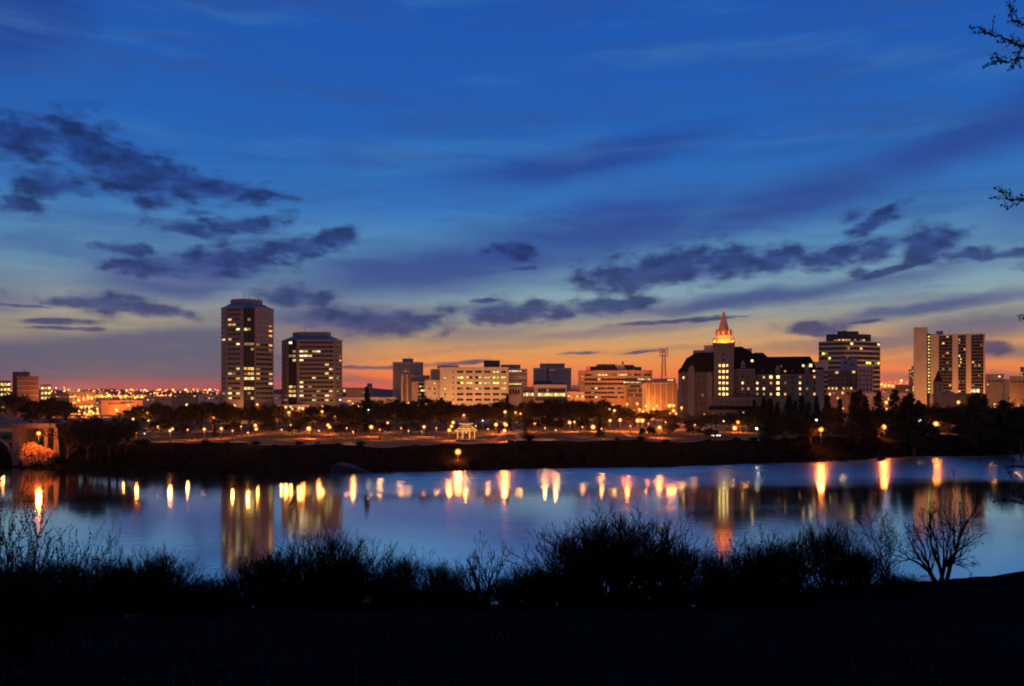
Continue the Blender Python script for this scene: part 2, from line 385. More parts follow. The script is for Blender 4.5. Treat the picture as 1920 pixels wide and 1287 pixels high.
ZONES = [(0, 'by the bridge at the left edge'), (112, 'between bridge and tall tower'), (410, 'below the tall brown tower'), (522, 'below the shorter brown tower'),
         (650, 'just right of the brown towers'), (742, 'below the pink ribbed tower'), (822, 'below the cream office block'), (958, 'below the glass hall'),
         (1070, 'below the orange striped office'), (1222, 'between orange office and hotel'), (1285, 'below the hotel left wing'), (1336, 'below the hotel spire'),
         (1385, 'below the hotel right wing'), (1540, 'below the dark crowned office'), (1655, 'just left of the apartment slab'), (1712, 'below the salmon apartment slab'), (1850, 'right of the apartment slab')]
ORD = ['first', 'second', 'third', 'fourth', 'fifth', 'sixth', 'seventh', 'eighth', 'ninth', 'tenth', 'eleventh', 'twelfth', 'thirteenth', 'fourteenth', 'fifteenth', 'sixteenth', 'seventeenth', 'eighteenth', 'nineteenth', 'twentieth']
def nth(i):
    if i < len(ORD): return ORD[i]
    n = i + 1; return f"{n}{'th' if 10 < n % 100 < 14 else {1: 'st', 2: 'nd', 3: 'rd'}.get(n % 10, 'th')}"
def name_by_place(items, desc):       # items: (px, object, description); counted from the left inside each stretch of the skyline
    buckets = {}
    for px, o, d in items:
        z = [t for x0, t in ZONES if px >= x0] or [ZONES[0][1]]
        buckets.setdefault((z[-1], d), []).append((px, o))
    for (z, d), lst in buckets.items():
        lst.sort(key=lambda t: t[0])
        for i, (px, o) in enumerate(lst):
            o['label'] = f'{d} {z}' if len(lst) == 1 else f'{d} {z}, {nth(i)} from left'

# ------------------------------------------------------------------ setting: river, far bank, near bank
SHORE = [(-900, 300), (-300, 296), (-191, 300), (-168, 292), (-120, 281), (-85, 276), (-52, 277), (0, 290), (57, 300), (115, 318), (170, 345), (225, 357), (320, 372), (900, 420)]
def shore_y(x):
    for (a, ya), (b, yb) in zip(SHORE, SHORE[1:]):
        if x <= b: return ya + (yb - ya) * (x - a) / (b - a) + 1.3 * math.sin(x * 0.083) + 0.8 * math.sin(x * 0.29 + 1) + 0.5 * math.sin(x * 0.71)
    return SHORE[-1][1]
def sstep(a, b, x):
    t = min(1, max(0, (x - a) / (b - a))); return t * t * (3 - 2 * t)
def far_z(x, y):
    d = y - shore_y(x)
    bank = 7.2 * sstep(0, 30, d) + 0.6 * sstep(2, 8, d) - 1.2 * sstep(0, -10, d)
    bank += (0.55 * math.sin(x * 0.047 + 0.6) + 0.35 * math.sin(x * 0.16) + 0.2 * math.sin(x * 0.41 + d * 0.2)) * sstep(3, 18, d) * (1 - sstep(40, 70, d))
    return bank + 2.6 * sstep(60, 190, d) + 0.18 * math.sin(x * 0.11) * sstep(0, 20, d) * math.cos(y * 0.07)
PROF = [(-60, 27.2), (-2, 26.4), (4, 26.15), (10, 24.75), (20, 22.2), (30, 19.6), (42, 16.8), (50, 14.0), (92, -0.8), (110, -2)]
def near_z(x, y):
    z = PROF[-1][1]
    if y <= PROF[0][0]: z = PROF[0][1]
    else:
        for (a, za), (b, zb) in zip(PROF, PROF[1:]):
            if y <= b: z = za + (zb - za) * (y - a) / (b - a); break
    k = sstep(15, 36, y) * (1 - sstep(52, 85, y))
    z += k * (1.75 * sstep(10, 28, x) - 1.2 * sstep(-8, -30, x))
    return z + 0.12 * math.sin(x * 0.9 + y * 0.5) + 0.08 * math.sin(x * 2.3 - y * 1.7)

def sheet(name, xs, ys, zf, material, yf=None):
    vs = []; fs = []
    for y in ys:
        for x in xs:
            Y = yf(x, y) if yf else y
            vs.append((x, Y, zf(x, Y)))
    n = len(xs)
    for j in range(len(ys) - 1):
        for i in range(n - 1): fs.append((j * n + i, j * n + i + 1, (j + 1) * n + i + 1, (j + 1) * n + i))
    me = bpy.data.meshes.new(name); me.from_pydata(vs, [], fs); me.materials.append(material)
    me.polygons.foreach_set('use_smooth', [True] * len(fs)); me.update()
    return tag(link(name, me), kind='structure')

XS = [-26000, -8000, -3000, -1200] + [i * 3.0 for i in range(-300, 301)] + [1200, 3000, 8000, 26000]
DS = [-12, -4, -1, 0, 1, 2.5, 4, 6, 8, 11, 14, 17, 20, 23, 26, 30]
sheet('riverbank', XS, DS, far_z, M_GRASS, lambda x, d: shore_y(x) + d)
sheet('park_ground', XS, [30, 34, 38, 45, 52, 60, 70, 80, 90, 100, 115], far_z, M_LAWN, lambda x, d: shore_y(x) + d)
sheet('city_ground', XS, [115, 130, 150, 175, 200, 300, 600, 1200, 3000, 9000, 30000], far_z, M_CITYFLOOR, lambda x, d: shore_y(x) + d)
nx_ = [-200, -120, -80] + [i * 1.5 for i in range(-40, 41)] + [80, 120, 200]
ny_ = [-60, -20, -6] + [i * 0.8 for i in range(-3, 70)] + [58, 64, 72, 80, 88, 96, 110]
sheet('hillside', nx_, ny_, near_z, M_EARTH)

# water: mirror-still on the near side, wind-ruffled along the far shore and to the right
wm = bpy.data.materials.new('river_water'); wm.use_nodes = True
nt = wm.node_tree; nt.nodes.clear()
def n_(t, **kw):
    n = nt.nodes.new(t)
    for k, v in kw.items(): setattr(n, k, v)
    return n
geo = n_('ShaderNodeNewGeometry'); sp = n_('ShaderNodeSeparateXYZ'); nt.links.new(geo.outputs['Position'], sp.inputs[0])
def nm(op, a, b=None, c=None):
    n = n_('ShaderNodeMath', operation=op)
    for i, v in enumerate((a, b, c)):
        if v is None: continue
        if isinstance(v, (int, float)): n.inputs[i].default_value = v
        else: nt.links.new(v, n.inputs[i])
    return n.outputs[0]
def nmr(v, a, b, c=0.0, d=1.0):
    n = n_('ShaderNodeMapRange', interpolation_type='SMOOTHSTEP'); nt.links.new(v, n.inputs[0])
    for i, x in enumerate((a, b, c, d)): n.inputs[i + 1].default_value = x
    return n.outputs[0]
def nnoise(sx, sy, detail, seed=0.0):
    mp = n_('ShaderNodeMapping'); nt.links.new(geo.outputs['Position'], mp.inputs[0]); mp.inputs['Scale'].default_value = (sx, sy, 1); mp.inputs['Location'].default_value = (seed, seed * 0.7, 0)
    z = n_('ShaderNodeTexNoise'); nt.links.new(mp.outputs[0], z.inputs['Vector']); z.inputs['Scale'].default_value = 1; z.inputs['Detail'].default_value = detail
    return z.outputs['Fac']
ruf = nm('ADD', sp.outputs[1], nm('MULTIPLY', nm('SUBTRACT', nnoise(0.012, 0.03, 4), 0.5), 46.0))
ruf = nm('SUBTRACT', ruf, nm('MULTIPLY', sp.outputs[0], 0.14))
band = nm('MULTIPLY', nmr(ruf, 214.0, 246.0), nmr(nm('ADD', sp.outputs[0], nm('MULTIPLY', nnoise(0.02, 0.02, 3, 5.0), 30.0)), -62.0, -18.0))
patch = nmr(nnoise(0.008, 0.045, 4, 2.0), 0.5, 0.72)
rough = nm('ADD', 0.065, nm('ADD', nm('MULTIPLY', band, 0.19), nm('MULTIPLY', patch, 0.05)))
gl = n_('ShaderNodeBsdfGlossy'); gl.inputs['Color'].default_value = (1.0, 1.0, 0.92, 1); nt.links.new(rough, gl.inputs['Roughness'])
bmp = n_('ShaderNodeBump'); bmp.inputs['Strength'].default_value = 0.07; bmp.inputs['Distance'].default_value = 0.25
nt.links.new(nnoise(0.22, 0.6, 3, 1.0), bmp.inputs['Height']); nt.links.new(bmp.outputs[0], gl.inputs['Normal'])
df = n_('ShaderNodeBsdfDiffuse'); df.inputs[0].default_value = (0.02, 0.035, 0.045, 1)
lw = n_('ShaderNodeFresnel'); lw.inputs[0].default_value = 2.6
mx = n_('ShaderNodeMixShader'); nt.links.new(nmr(lw.outputs[0], 0.0, 0.36, 0.35, 1.0), mx.inputs[0]); nt.links.new(df.outputs[0], mx.inputs[1]); nt.links.new(gl.outputs[0], mx.inputs[2])
ow = n_('ShaderNodeOutputMaterial'); nt.links.new(mx.outputs[0], ow.inputs[0])
sheet('river', [-6000, -900, 0, 900, 6000], [40, 200, 360, 480], lambda x, y: 0.0, wm)

# far rise of suburbs and trees on the horizon
vs = []; fs = []; k = 0
hx = [i * 60.0 for i in range(-75, 76)]
for i, x in enumerate(hx):
    px = 960 + x / 3400 * F
    h = 24 + 10 * math.sin(x * 0.0013 + 1) + 5 * math.sin(x * 0.0061) + 3.5 * math.sin(x * 0.021) + rng.uniform(-2.2, 2.2) + (8 if px < 720 else -4)
    vs += [(x, 3350, 8), (x, 3400, 10 + h), (x, 3600, 10 + h * 0.9), (x, 4400, 6)]
for i in range(len(hx) - 1):
    for j in range(3): fs.append((4 * i + j, 4 * i + 4 + j, 4 * i + 5 + j, 4 * i + 1 + j))
me = bpy.data.meshes.new('far_hills'); me.from_pydata(vs, [], fs); me.materials.append(M_FARHILL); me.update()
tag(link('far_hills', me), kind='structure')

# promenade path above the bank, street behind the park, footpath on the near slope, boat ramp, sandbar
def ribbon(name, pts, width, zf, material, lift=0.02):
    vs = []; fs = []
    for i, (x, y) in enumerate(pts):
        a = Vector(pts[max(0, i - 1)]); b = Vector(pts[min(len(pts) - 1, i + 1)])
        t = (b - a).normalized(); nrm = Vector((-t.y, t.x)) * width / 2
        for q in (-1, -0.33, 0.33, 1):
            X, Y = x + nrm.x * q, y + nrm.y * q
            vs.append((X, Y, zf(X, Y) + lift))
    for i in range(len(pts) - 1):
        for q in range(3): fs.append((4 * i + q, 4 * i + q + 1, 4 * i + 5 + q, 4 * i + 4 + q))
    me = bpy.data.meshes.new(name); me.from_pydata(vs, [], fs); me.materials.append(material); me.update()
    return tag(link(name, me), kind='structure')
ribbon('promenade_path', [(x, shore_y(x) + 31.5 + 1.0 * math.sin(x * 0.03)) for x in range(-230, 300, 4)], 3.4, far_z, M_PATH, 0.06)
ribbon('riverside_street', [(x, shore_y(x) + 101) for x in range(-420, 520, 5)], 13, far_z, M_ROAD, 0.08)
def arc_path(name, pxs, w=2.4):
    pts = []
    for (px, py) in pxs:
        Y = 330.0
        for _ in range(12): Y = (CZ - far_z(wx(px, Y), Y)) * F / (py - HY)
        pts.append((wx(px, Y), Y))
    fine_ = []
    for i in range(len(pts) - 1):
        for t in range(8):
            u = t / 8; fine_.append((pts[i][0] * (1 - u) + pts[i + 1][0] * u, pts[i][1] * (1 - u) + pts[i + 1][1] * u))
    ribbon(name, fine_ + [pts[-1]], w, far_z, M_PATH, 0.07)
arc_path('bandstand_path', [(880, 826), (905, 829), (925, 834), (960, 836), (978, 829), (968, 824), (940, 821)])
arc_path('hotel_lawn_path', [(1160, 806), (1180, 818), (1215, 824), (1260, 822)])
ribbon('footpath', [(9.5 + i * 0.7, 14.6 + 0.25 * math.sin(i * 0.5)) for i in range(30)], 1.0, near_z, M_RAMP, 0.05)
m_ = MB(); X0 = wx(640, 279)
m_.profile([(X0 - 4, -0.6), (X0 + 11, -0.6), (X0 + 10, 0.1), (X0 + 1.5, 2.4), (X0 - 1, 2.9), (X0 - 3, 2.6)], shore_y(X0) - 1, shore_y(X0) + 8)
o = link('boat_ramp', m_.mesh('boat_ramp', M_RAMP)); tag(o, 'pale grey concrete boat ramp sloping into the river below the brown towers', 'ramp')
m_ = MB(); sbx, sby = wx(1906, 300), 300
ring = []
for i in range(28):
    t = 2 * math.pi * i / 28; ring.append((sbx + 8 + 15 * math.cos(t) * (1 + 0.12 * math.sin(3 * t)), sby + 2.0 * math.sin(t) * (1 + 0.2 * math.cos(5 * t))))
m_.loft(ring, -0.3, [(sbx + 8 + (x - sbx - 8) * 0.72, sby + (y - sby) * 0.6) for x, y in ring], 0.35)
tag(link('sandbar', m_.mesh('sandbar', M_GRASS)), kind='structure')


# ------------------------------------------------------------------ buildings
def unit_window():
    def make(pane):
        m = MB(); w, h = 0.06, 0.10
        m.slot(0)
        m.box(-0.5, -0.5 + w, -0.16, 0.02, 0, 1); m.box(0.5 - w, 0.5, -0.16, 0.02, 0, 1)
        m.box(-0.5 + w, 0.5 - w, -0.157, 0.02, 0, h); m.box(-0.5 + w, 0.5 - w, -0.157, 0.02, 1 - h, 1)
        m.slot(1); m.box(-0.5 + w, 0.5 - w, -0.05, 0.02, h, 1 - h)
        return m.mesh('window', [M_FRAME, pane])
    return {k: make(v) for k, v in list(LIT.items()) + [('k', M_GLASS), ('p', M_GLASSPALE), ('b', M_BLACKGLASS)]}
WIN = unit_window()
UBOX = {}
def ubox(material, bevel=0.0):
    if material.name not in UBOX:
        UBOX[material.name] = MB().box(-0.5, 0.5, -1, 0.02, 0, 1).mesh('panel', material)
    return UBOX[material.name]

class Face:                                  # one upright face of a building, A to B from left to right as seen from outside
    def __init__(s, T, A, B):
        s.T = T; s.A = Vector(A); s.B = Vector(B); s.d = (s.B - s.A); s.len = s.d.length; s.d.normalize()
        s.n = Vector((s.d.y, -s.d.x)); s.rz = math.atan2(s.d.y, s.d.x)
    def at(s, u, z, out=0.0):
        p = s.A + s.d * u + s.n * out; return (p.x, p.y, z)
    def window(s, u0, u1, z0, z1, kind, out=0.0):
        return s.T.piece('window', WIN[kind], s.at((u0 + u1) / 2, z0, out), s.rz, (u1 - u0, 1, z1 - z0))
    def panel(s, name, u0, u1, z0, z1, proud, material):
        return s.T.piece(name, ubox(material), s.at((u0 + u1) / 2, z0), s.rz, (u1 - u0, proud, z1 - z0))

def plan(pts, Y): return [(wx(px, Y + dy), Y + dy) for px, dy in pts]
def shrink(poly, k):
    cx = sum(p[0] for p in poly) / len(poly); cy = sum(p[1] for p in poly) / len(poly)
    return [(cx + (x - cx) * k, cy + (y - cy) * k) for x, y in poly]

def tower(name, label, Y, pts, py_sh, py_pen, pen_k, floors, faces, lit):
    """pts: plan in photo columns and metres of depth, front first, left to right; faces: (edge, segments, u-range, dark kind, has spandrels)"""
    poly = plan(pts, Y)
    cx = sum(p[0] for p in poly) / len(poly); gz = far_z(cx, Y)
    T = Thing(name, label, 'tower', (cx, Y, gz - 0.5), 'pair of brown office towers')
    zs = wz(py_sh, Y)
    wall = T.part('wall', MB().prism(poly, gz - 0.5, zs), M_PINKPRECAST)
    z2 = wz(py_pen, Y) - 2.6
    T.part('sloped_roof', MB().loft(shrink(poly, 1.0), zs + 0.01, shrink(poly, pen_k + 0.05), z2), M_TOWERROOF)
    m = MB(); m.prism(shrink(poly, pen_k), z2 + 0.01, z2 + 2.6)
    pen = T.part('penthouse', m, M_PINKPRECAST)
    for i in range(7):
        q = shrink(poly, pen_k * 0.8); a = q[i % len(q)]
        T.part('antenna', MB().bar((a[0], a[1], z2 + 2.6), (a[0], a[1], z2 + 2.6 + rng.uniform(1.2, 3.4)), 0.10), M_DARKMETAL, pen)
    py0, dpy, n = floors
    for e, segs, (ua, ub), kind, spand in faces:
        fc = Face(T, poly[e], poly[e + 1])
        a, b = fc.len * ua, fc.len * ub; w = (b - a) / segs
        if not spand: fc.panel('glass_bay', a - 0.2, b + 0.2, gz + 1, zs - 0.3, 0.25, M_BLACKGLASS)
        for i in range(n):
            z = wz(py0 + dpy * i, Y); hh = dpy / F * Y
            for s_ in range(segs):
                k = lit.get((e, i, s_), kind)
                if callable(kind) and (e, i, s_) not in lit: k = kind(i)
                fc.window(a + s_ * w, a + (s_ + 1) * w, z - hh * (0.24 if spand else 0.33), z + hh * (0.24 if spand else 0.33), k, 0.0 if spand else 0.24)
            if spand: fc.panel('spandrel', 0.25, fc.len - 0.25, z + hh * 0.30, z + hh * 0.70, 0.35, M_PINKPRECAST)
    return T, poly
LA = {(1, 2, 0): 'y', (1, 3, 0): 'o', (1, 3, 1): 'o', (1, 4, 2): 'w', (2, 4, 0): 'y', (0, 6, 0): 'y', (1, 6, 0): 'o', (1, 7, 2): 'w', (2, 7, 0): 'd', (2, 7, 1): 'd', (2, 7, 2): 'd', (2, 4, 1): 'd',
      (1, 12, 2): 'y', (2, 12, 0): 'o', (2, 12, 1): 'o', (2, 12, 2): 'y', (3, 12, 0): 'd', (1, 13, 0): 'y', (1, 13, 1): 'd', (2, 13, 0): 'd', (2, 13, 1): 'o', (2, 13, 2): 'o', (3, 13, 0): 'o', (3, 13, 3): 'o',
      (1, 14, 2): 'o', (2, 14, 0): 'y', (2, 14, 1): 'o', (2, 14, 2): 'w', (3, 14, 0): 'o', (3, 14, 3): 'd', (3, 15, 3): 'w', (1, 16, 0): 'd', (2, 16, 0): 'y', (2, 16, 1): 'y', (2, 16, 2): 'o', (0, 17, 0): 'd',
      (1, 17, 0): 'w', (1, 17, 2): 'y', (1, 18, 0): 'y', (2, 18, 2): 'y', (2, 17, 1): 'd', (3, 3, 3): 'd', (3, 4, 3): 'o', (3, 5, 3): 'o', (3, 7, 0): 'd', (3, 7, 3): 'o', (3, 8, 3): 'd', (2, 2, 1): 'd', (2, 8, 2): 'd'}
tA, polyA = tower('office_tower', 'tall brown office tower with chamfered dark glass corner, taller of the pair', 470,
      [(415, 10), (424.5, 4), (456, 0), (477.5, 3), (513, 17), (510, 30), (482, 44), (436, 42), (418, 32)], 575.5, 557.5, 0.62, (580.5, 9.25, 19),
      [(0, 1, (0.15, 0.85), 'k', True), (1, 3, (0.1, 0.82), 'k', True), (2, 3, (0.06, 0.94), 'b', False), (3, 4, (0.06, 0.94), lambda i: 'p' if i < 7 else 'k', True)], LA)
LB = {(1, 0, 0): 'w', (2, 2, 0): 'w', (2, 2, 1): 'y', (2, 2, 3): 'y', (2, 2, 4): 'w', (1, 2, 1): 'd', (1, 3, 0): 'd', (1, 3, 1): 'd', (2, 3, 0): 'w', (2, 3, 1): 'w', (2, 3, 2): 'y', (3, 3, 1): 'd', (1, 4, 1): 'y', (2, 4, 0): 'w',
      (3, 4, 1): 'y', (2, 5, 6): 'y', (2, 6, 7): 'y', (2, 7, 6): 'y', (2, 8, 3): 'y', (2, 8, 7): 'y', (3, 8, 0): 'd', (2, 9, 0): 'y', (1, 10, 0): 'y', (1, 10, 1): 'd', (2, 10, 0): 'y', (2, 10, 2): 'd', (1, 11, 0): 'o', (1, 11, 1): 'o',
      (2, 11, 0): 'd', (2, 11, 4): 'd', (2, 11, 7): 'y', (3, 11, 0): 'd', (1, 12, 0): 'y', (1, 12, 1): 'y', (2, 12, 0): 'w', (2, 12, 3): 'd', (2, 12, 6): 'w', (2, 12, 7): 'd', (2, 13, 3): 'y', (2, 13, 6): 'y', (3, 13, 1): 'w', (0, 13, 1): 'd'}
tB, polyB = tower('office_tower', 'shorter brown office tower with wide banded face, right of the pair', 492,
      [(528.5, 12), (541, 4), (557, 0), (629, 1), (641.5, 9), (641, 30), (628, 42), (556, 42), (534, 32)], 637.0, 621.0, 0.64, (642.5, 8.3, 14),
      [(0, 2, (0.1, 0.9), 'p', True), (1, 2, (0.06, 0.94), 'b', False), (2, 8, (0.06, 0.94), 'k', True), (3, 2, (0.1, 0.9), 'k', True)], LB)
# the worn name sign high on the shorter tower reads only as a row of dark strokes
sg = Face(tB, polyB[2], polyB[3])
for i in range(7):
    u = sg.len * (0.42 + 0.022 * i)
    tB.piece('sign_letter', ubox(M_DARKMETAL), sg.at(u, wz(637.2, 492) - 0.35 + 0.12 * (i % 3)), sg.rz, (0.34, 0.25, 0.75 - 0.12 * (i % 2)))

class Front(Thing):                          # a building whose main face looks at the river
    def __init__(s, name, label, cat, Y, px, group=None):
        s.Y = Y; s.gz = far_z(wx(px, Y), Y)
        Thing.__init__(s, name, label, cat, (wx(px, Y), Y, s.gz - 0.5), group)
        s.az = math.atan2(wx(px, Y), Y)                          # the street grid turns so that the main face looks at the far bank
        s.root.rotation_euler = (0, 0, -s.az); s.root.scale = (math.cos(s.az), 1, 1)
    def world(s, p):
        q = Vector(p) - s.base; q.x *= math.cos(s.az); q.rotate(Matrix.Rotation(-s.az, 3, 'Z')); return s.base + q
    def block(s, name, p0, p1, py, material, dy=0.0, depth=18, bottom=None, label=None, parent=None):
        z0 = s.gz - 0.5 if bottom is None else wz(bottom, s.Y)
        return s.part(name, MB().box(wx(p0, s.Y), wx(p1, s.Y), s.Y + dy, s.Y + dy + depth, z0, wz(py, s.Y)), material, parent, label)
    def win(s, px, py, w, h, kind, dy=0.0):
        k = s.Y / F
        return s.piece('window', WIN[kind], (wx(px, s.Y), s.Y + dy, wz(py, s.Y) - h * k / 2), 0, (w * k, 1, h * k))
    def strip(s, name, p0, p1, py0, py1, material, proud=0.3, dy=0.0):
        k = s.Y / F
        return s.piece(name, ubox(material), (wx((p0 + p1) / 2, s.Y), s.Y + dy, wz(py1, s.Y)), 0, ((p1 - p0) * k, proud, (py1 - py0) * k))
    def parapet(s, p0, p1, py, material, dy=0.0, depth=18, parent=None):
        k = 0.35; a, b = wx(p0, s.Y) - k, wx(p1, s.Y) + k
        z = wz(py, s.Y)
        return s.part('parapet', MB().box(a, b, s.Y + dy - k, s.Y + dy + depth + k, z - 0.1, z + 0.5), material, parent)
    def masts(s, pxs, py, h, parent=None, dy=4):
        for p in pxs:
            z = wz(py, s.Y); s.part('roof_mast', MB().bar((wx(p, s.Y), s.Y + dy, z - 0.1), (wx(p, s.Y), s.Y + dy, z + h * rng.uniform(0.7, 1.2)), 0.12), M_DARKMETAL, parent)

# left edge: dark brown slab pair
B = Front('apartment_block', 'dark brown stepped block standing alone at the left edge', 'building', 560, 48)
B.block('rear_slab', 23, 56, 696.5, M_BROWNBRICK, 14, 14); w = B.block('wall', 32, 73, 707, M_BROWNBRICK, 0, 13.5); B.parapet(32, 73, 707, M_BROWNBRICK, 0, 13); B.masts([44, 47], 696.5, 2.5, dy=20)
for i in range(5):
    B.strip('floor_band', 32.5, 72.5, 714 + i * 9, 715.4 + i * 9, M_TAN, 0.12)

# between the towers and the pink tower: low brick shed with plant room
B = Front('low_building', 'low dark brick building with pale base right of the shorter tower', 'building', 600, 700)
B.block('base_wall', 641, 743, 745, M_PALE, 0, 20); B.block('wall', 650, 683, 729, M_BROWNBRICK, 2, 14, 745.4); B.block('plant_room', 688, 698, 719, M_DARKPLANT, 4, 6, 745.4)
B.win(646, 733, 5, 7, 'o'); B.win(682, 736, 4, 7, 'd', 1.8); B.win(655, 752, 8, 4, 'o'); B.win(735, 736, 6, 4, 'y', -0.1) if False else None

# pink ribbed tower
def ribbed(name, label, Y, p0, p1, py, pen, nrib, material, px_base, slot=None):
    T = Front(name, label, 'tower', Y, px_base)
    T.block('wall', p0, p1, py, material, 0, 24)
    q = T.block('penthouse', pen[0], pen[1], pen[2], M_GREYPLANT, 5, 12, py)
    w = (p1 - p0) / nrib
    for i in range(nrib):
        c = p0 + w * (i + 0.5)
        T.win(c, (py + 762) / 2, w * 0.26, 762 - py - 7, 'p')
        T.strip('rib', c + w * 0.30, c + w * 0.70 if i < nrib - 1 else c + w * 0.5, py + 0.2, 764, material, 0.45)
    T.strip('cornice', p0 - 0.2, p1 + 0.2, py - 0.4, py + 2.6, material, 0.55)
    return T, q
T1, _ = ribbed('ribbed_tower', 'pink ribbed office tower with small grey plant room, behind the cream block', 640, 736.6, 793.5, 679.5, (754.5, 775, 672), 19, M_PALE, 765)
T1.win(760, 696.5, 2.5, 2.0, 'o', -0.5); T1.win(765, 696.8, 3, 2.0, 'd', -0.5); T1.masts([765, 768], 672, 2.6, dy=9)
B = Front('office_wing', 'brown office wing with pale vertical fins left of the cream block', 'building', 600, 780)
B.block('wall', 769, 806, 703.6, M_TAN, 4, 18); B.block('fin_tower', 752, 770, 702.6, M_BROWNBRICK, 0, 15); B.block('roof_vault', 775, 792, 698.5, M_GREYPLANT, 8, 9, 703.7)
for c in (754.2, 763.5): B.strip('fin', c - 1.3, c + 1.3, 703.5, 752, M_PALE, 0.7)
B.block('front_block', 772, 797, 716, M_TAN, -5, 8.5); B.strip('glass_bay', 784, 795.5, 719, 760, M_BLACKGLASS, 0.2, -5)
for (px, py, k) in ((788, 725, 'o'), (794, 725, 'd'), (791, 732.5, 'y'), (795, 732.5, 'y'), (786, 733, 'd'), (788, 748, 'o'), (793, 748, 'y'), (787, 740, 'd'), (793, 740, 'k')): B.win(px, py, 4.4, 4.2, k, -5.2)
for py in (707.5, 712): B.strip('floor_band', 771, 805, py, py + 1.2, M_BROWNBRICK, 0.2, 4)

# cream office block
B = Front('office_block', 'cream office block with rows of yellow lit window groups', 'building', 560, 880)
B.block('wall', 825, 953, 690, M_CREAM, 0, 24); B.block('left_wing', 797, 824.8, 712.7, M_CREAM, 3, 20); B.block('rear_wing', 804, 836, 690.6, M_TAN, 24.2, 14); B.block('upper_storey', 819, 860, 685.4, M_GREYPLANT, 8, 12, 690.1)
q = B.block('plant_room', 908, 938, 675.4, M_DARKPLANT, 6, 12, 690.1); B.masts([911, 916, 921], 675.4, 2.6, q, 9)
B.parapet(825, 953, 690, M_CREAM, 0, 24)
rows = [697.6, 708.0, 718.4, 728.9, 739.4, 749.8]
grp = [857, 869, 874, 886, 891, 903, 907.5, 919.5, 924, 936, 940, 949]
LITC = {0: 'kkkkkkkkywkk', 1: 'ggykkyyygggy', 2: 'kgygkgyyggyy', 3: 'kpkpydkkkkyy', 4: 'kkkkkkkkkkkk', 5: 'kkkkkkkkkkkk'}
for r, py in enumerate(rows):
    for gi in range(6):
        a, b = grp[2 * gi], grp[2 * gi + 1]
        for h in range(2):
            c = a + (b - a) * (0.25 + 0.5 * h)
            B.win(c, py, (b - a) * 0.48, 4.2, LITC[r][gi * 2 + h])
    B.strip('string_course', 850.5, 951.5, py + 4.1, py + 5.0, M_CREAM, 0.18)
    B.win(850, py, 2.2, 3.2, 'k')
for (px, py, k) in ((834.6, 708.7, 'y'), (834.6, 729.3, 'y'), (834.6, 739.5, 'k')): B.win(px, py, 3.4, 3.4, k)
for (px, py, k) in ((815, 719, 'y'), (815, 729, 'k'), (815, 738, 'k'), (805, 729, 'k')): B.win(px, py, 3.0, 4.0, k, 3)
B.masts([811, 818], 690.6, 5, dy=26)
B = Front('office_block', 'ribbed grey office with thin lit rows, right of the cream block', 'building', 575, 970)
B.block('wall', 953.4, 988.7, 693, M_PALE, 0, 22); B.block('penthouse', 938.5, 976, 683.4, M_GREYPLANT, 6, 10, 693.1); B.parapet(954, 988.4, 693, M_PALE, 0, 22)
for r, py in enumerate((696.2, 702.4, 708.4, 714.4, 720.4)):
    for i in range(7):
        k = 'w' if (r == 0 and i < 5) else ('d' if (r == 2 and i > 1) else ('g' if (r == 4 and i < 5) else 'k'))
        B.win(957 + i * 4.75, py, 3.6, 2.3, k)
for i in range(8): B.strip('rib', 953.9 + i * 4.75, 955.1 + i * 4.75, 693.5, 726, M_PALE, 0.4)
B.block('lower_wing', 953.4, 978, 725.5, M_TAN, -4, 3.8)
for i in range(4): B.win(957.5 + i * 5, 735, 3.5, 10, 'k', -4)

T2, q = ribbed('ribbed_tower', 'pink ribbed office slab with red roof beacons, behind the low glass hall', 650, 999.8, 1071, 690.5, (1012, 1059, 681.4), 17, M_PALE, 1035)
T2.strip('dark_slot', 1025.6, 1028.4, 691, 716, M_BLACKGLASS, 0.6); T2.masts([1030], 681.4, 2.2, q, 8)
for i in range(4): T2.win(1031.5 + i * 2.7, 694.5, 2.0, 1.6, 'd', -0.55)
def beacon(px, py, Y, k, desc, size=2.4, host=None):
    bx, by, bz = host.world((wx(px, Y), Y, wz(py, Y)))
    T = Thing('roof_beacon', desc, 'beacon', (bx, by, bz - 1.0))
    r = size / F * Y / 2
    T.part('stand', MB().bar((bx, by, bz - 1.2), (bx, by, bz - r * 0.7), 0.12), M_DARKMETAL)
    T.piece('lamp', GLOBE[k], (bx, by, bz), 0, (r, r, r))

def icosphere(n=1):
    t = (1 + 5 ** 0.5) / 2
    v = [Vector(p).normalized() for p in [(-1, t, 0), (1, t, 0), (-1, -t, 0), (1, -t, 0), (0, -1, t), (0, 1, t), (0, -1, -t), (0, 1, -t), (t, 0, -1), (t, 0, 1), (-t, 0, -1), (-t, 0, 1)]]
    f = [(0, 11, 5), (0, 5, 1), (0, 1, 7), (0, 7, 10), (0, 10, 11), (1, 5, 9), (5, 11, 4), (11, 10, 2), (10, 7, 6), (7, 1, 8), (3, 9, 4), (3, 4, 2), (3, 2, 6), (3, 6, 8), (3, 8, 9), (4, 9, 5), (2, 4, 11), (6, 2, 10), (8, 6, 7), (9, 8, 1)]
    for _ in range(n):
        c = {}; nf = []
        def mid(a, b):
            k = (min(a, b), max(a, b))
            if k not in c: v.append((v[a] + v[b]).normalized()); c[k] = len(v) - 1
            return c[k]
        for a, b, d in f:
            x, y, z = mid(a, b), mid(b, d), mid(d, a); nf += [(a, x, z), (b, y, x), (d, z, y), (x, y, z)]
        f = nf
    return v, f
ICO = icosphere(1)
def ico_mesh(name, material, r=1.0):
    me = bpy.data.meshes.new(name); me.from_pydata([tuple(p * r) for p in ICO[0]], [], ICO[1]); me.materials.append(material); me.update(); return me
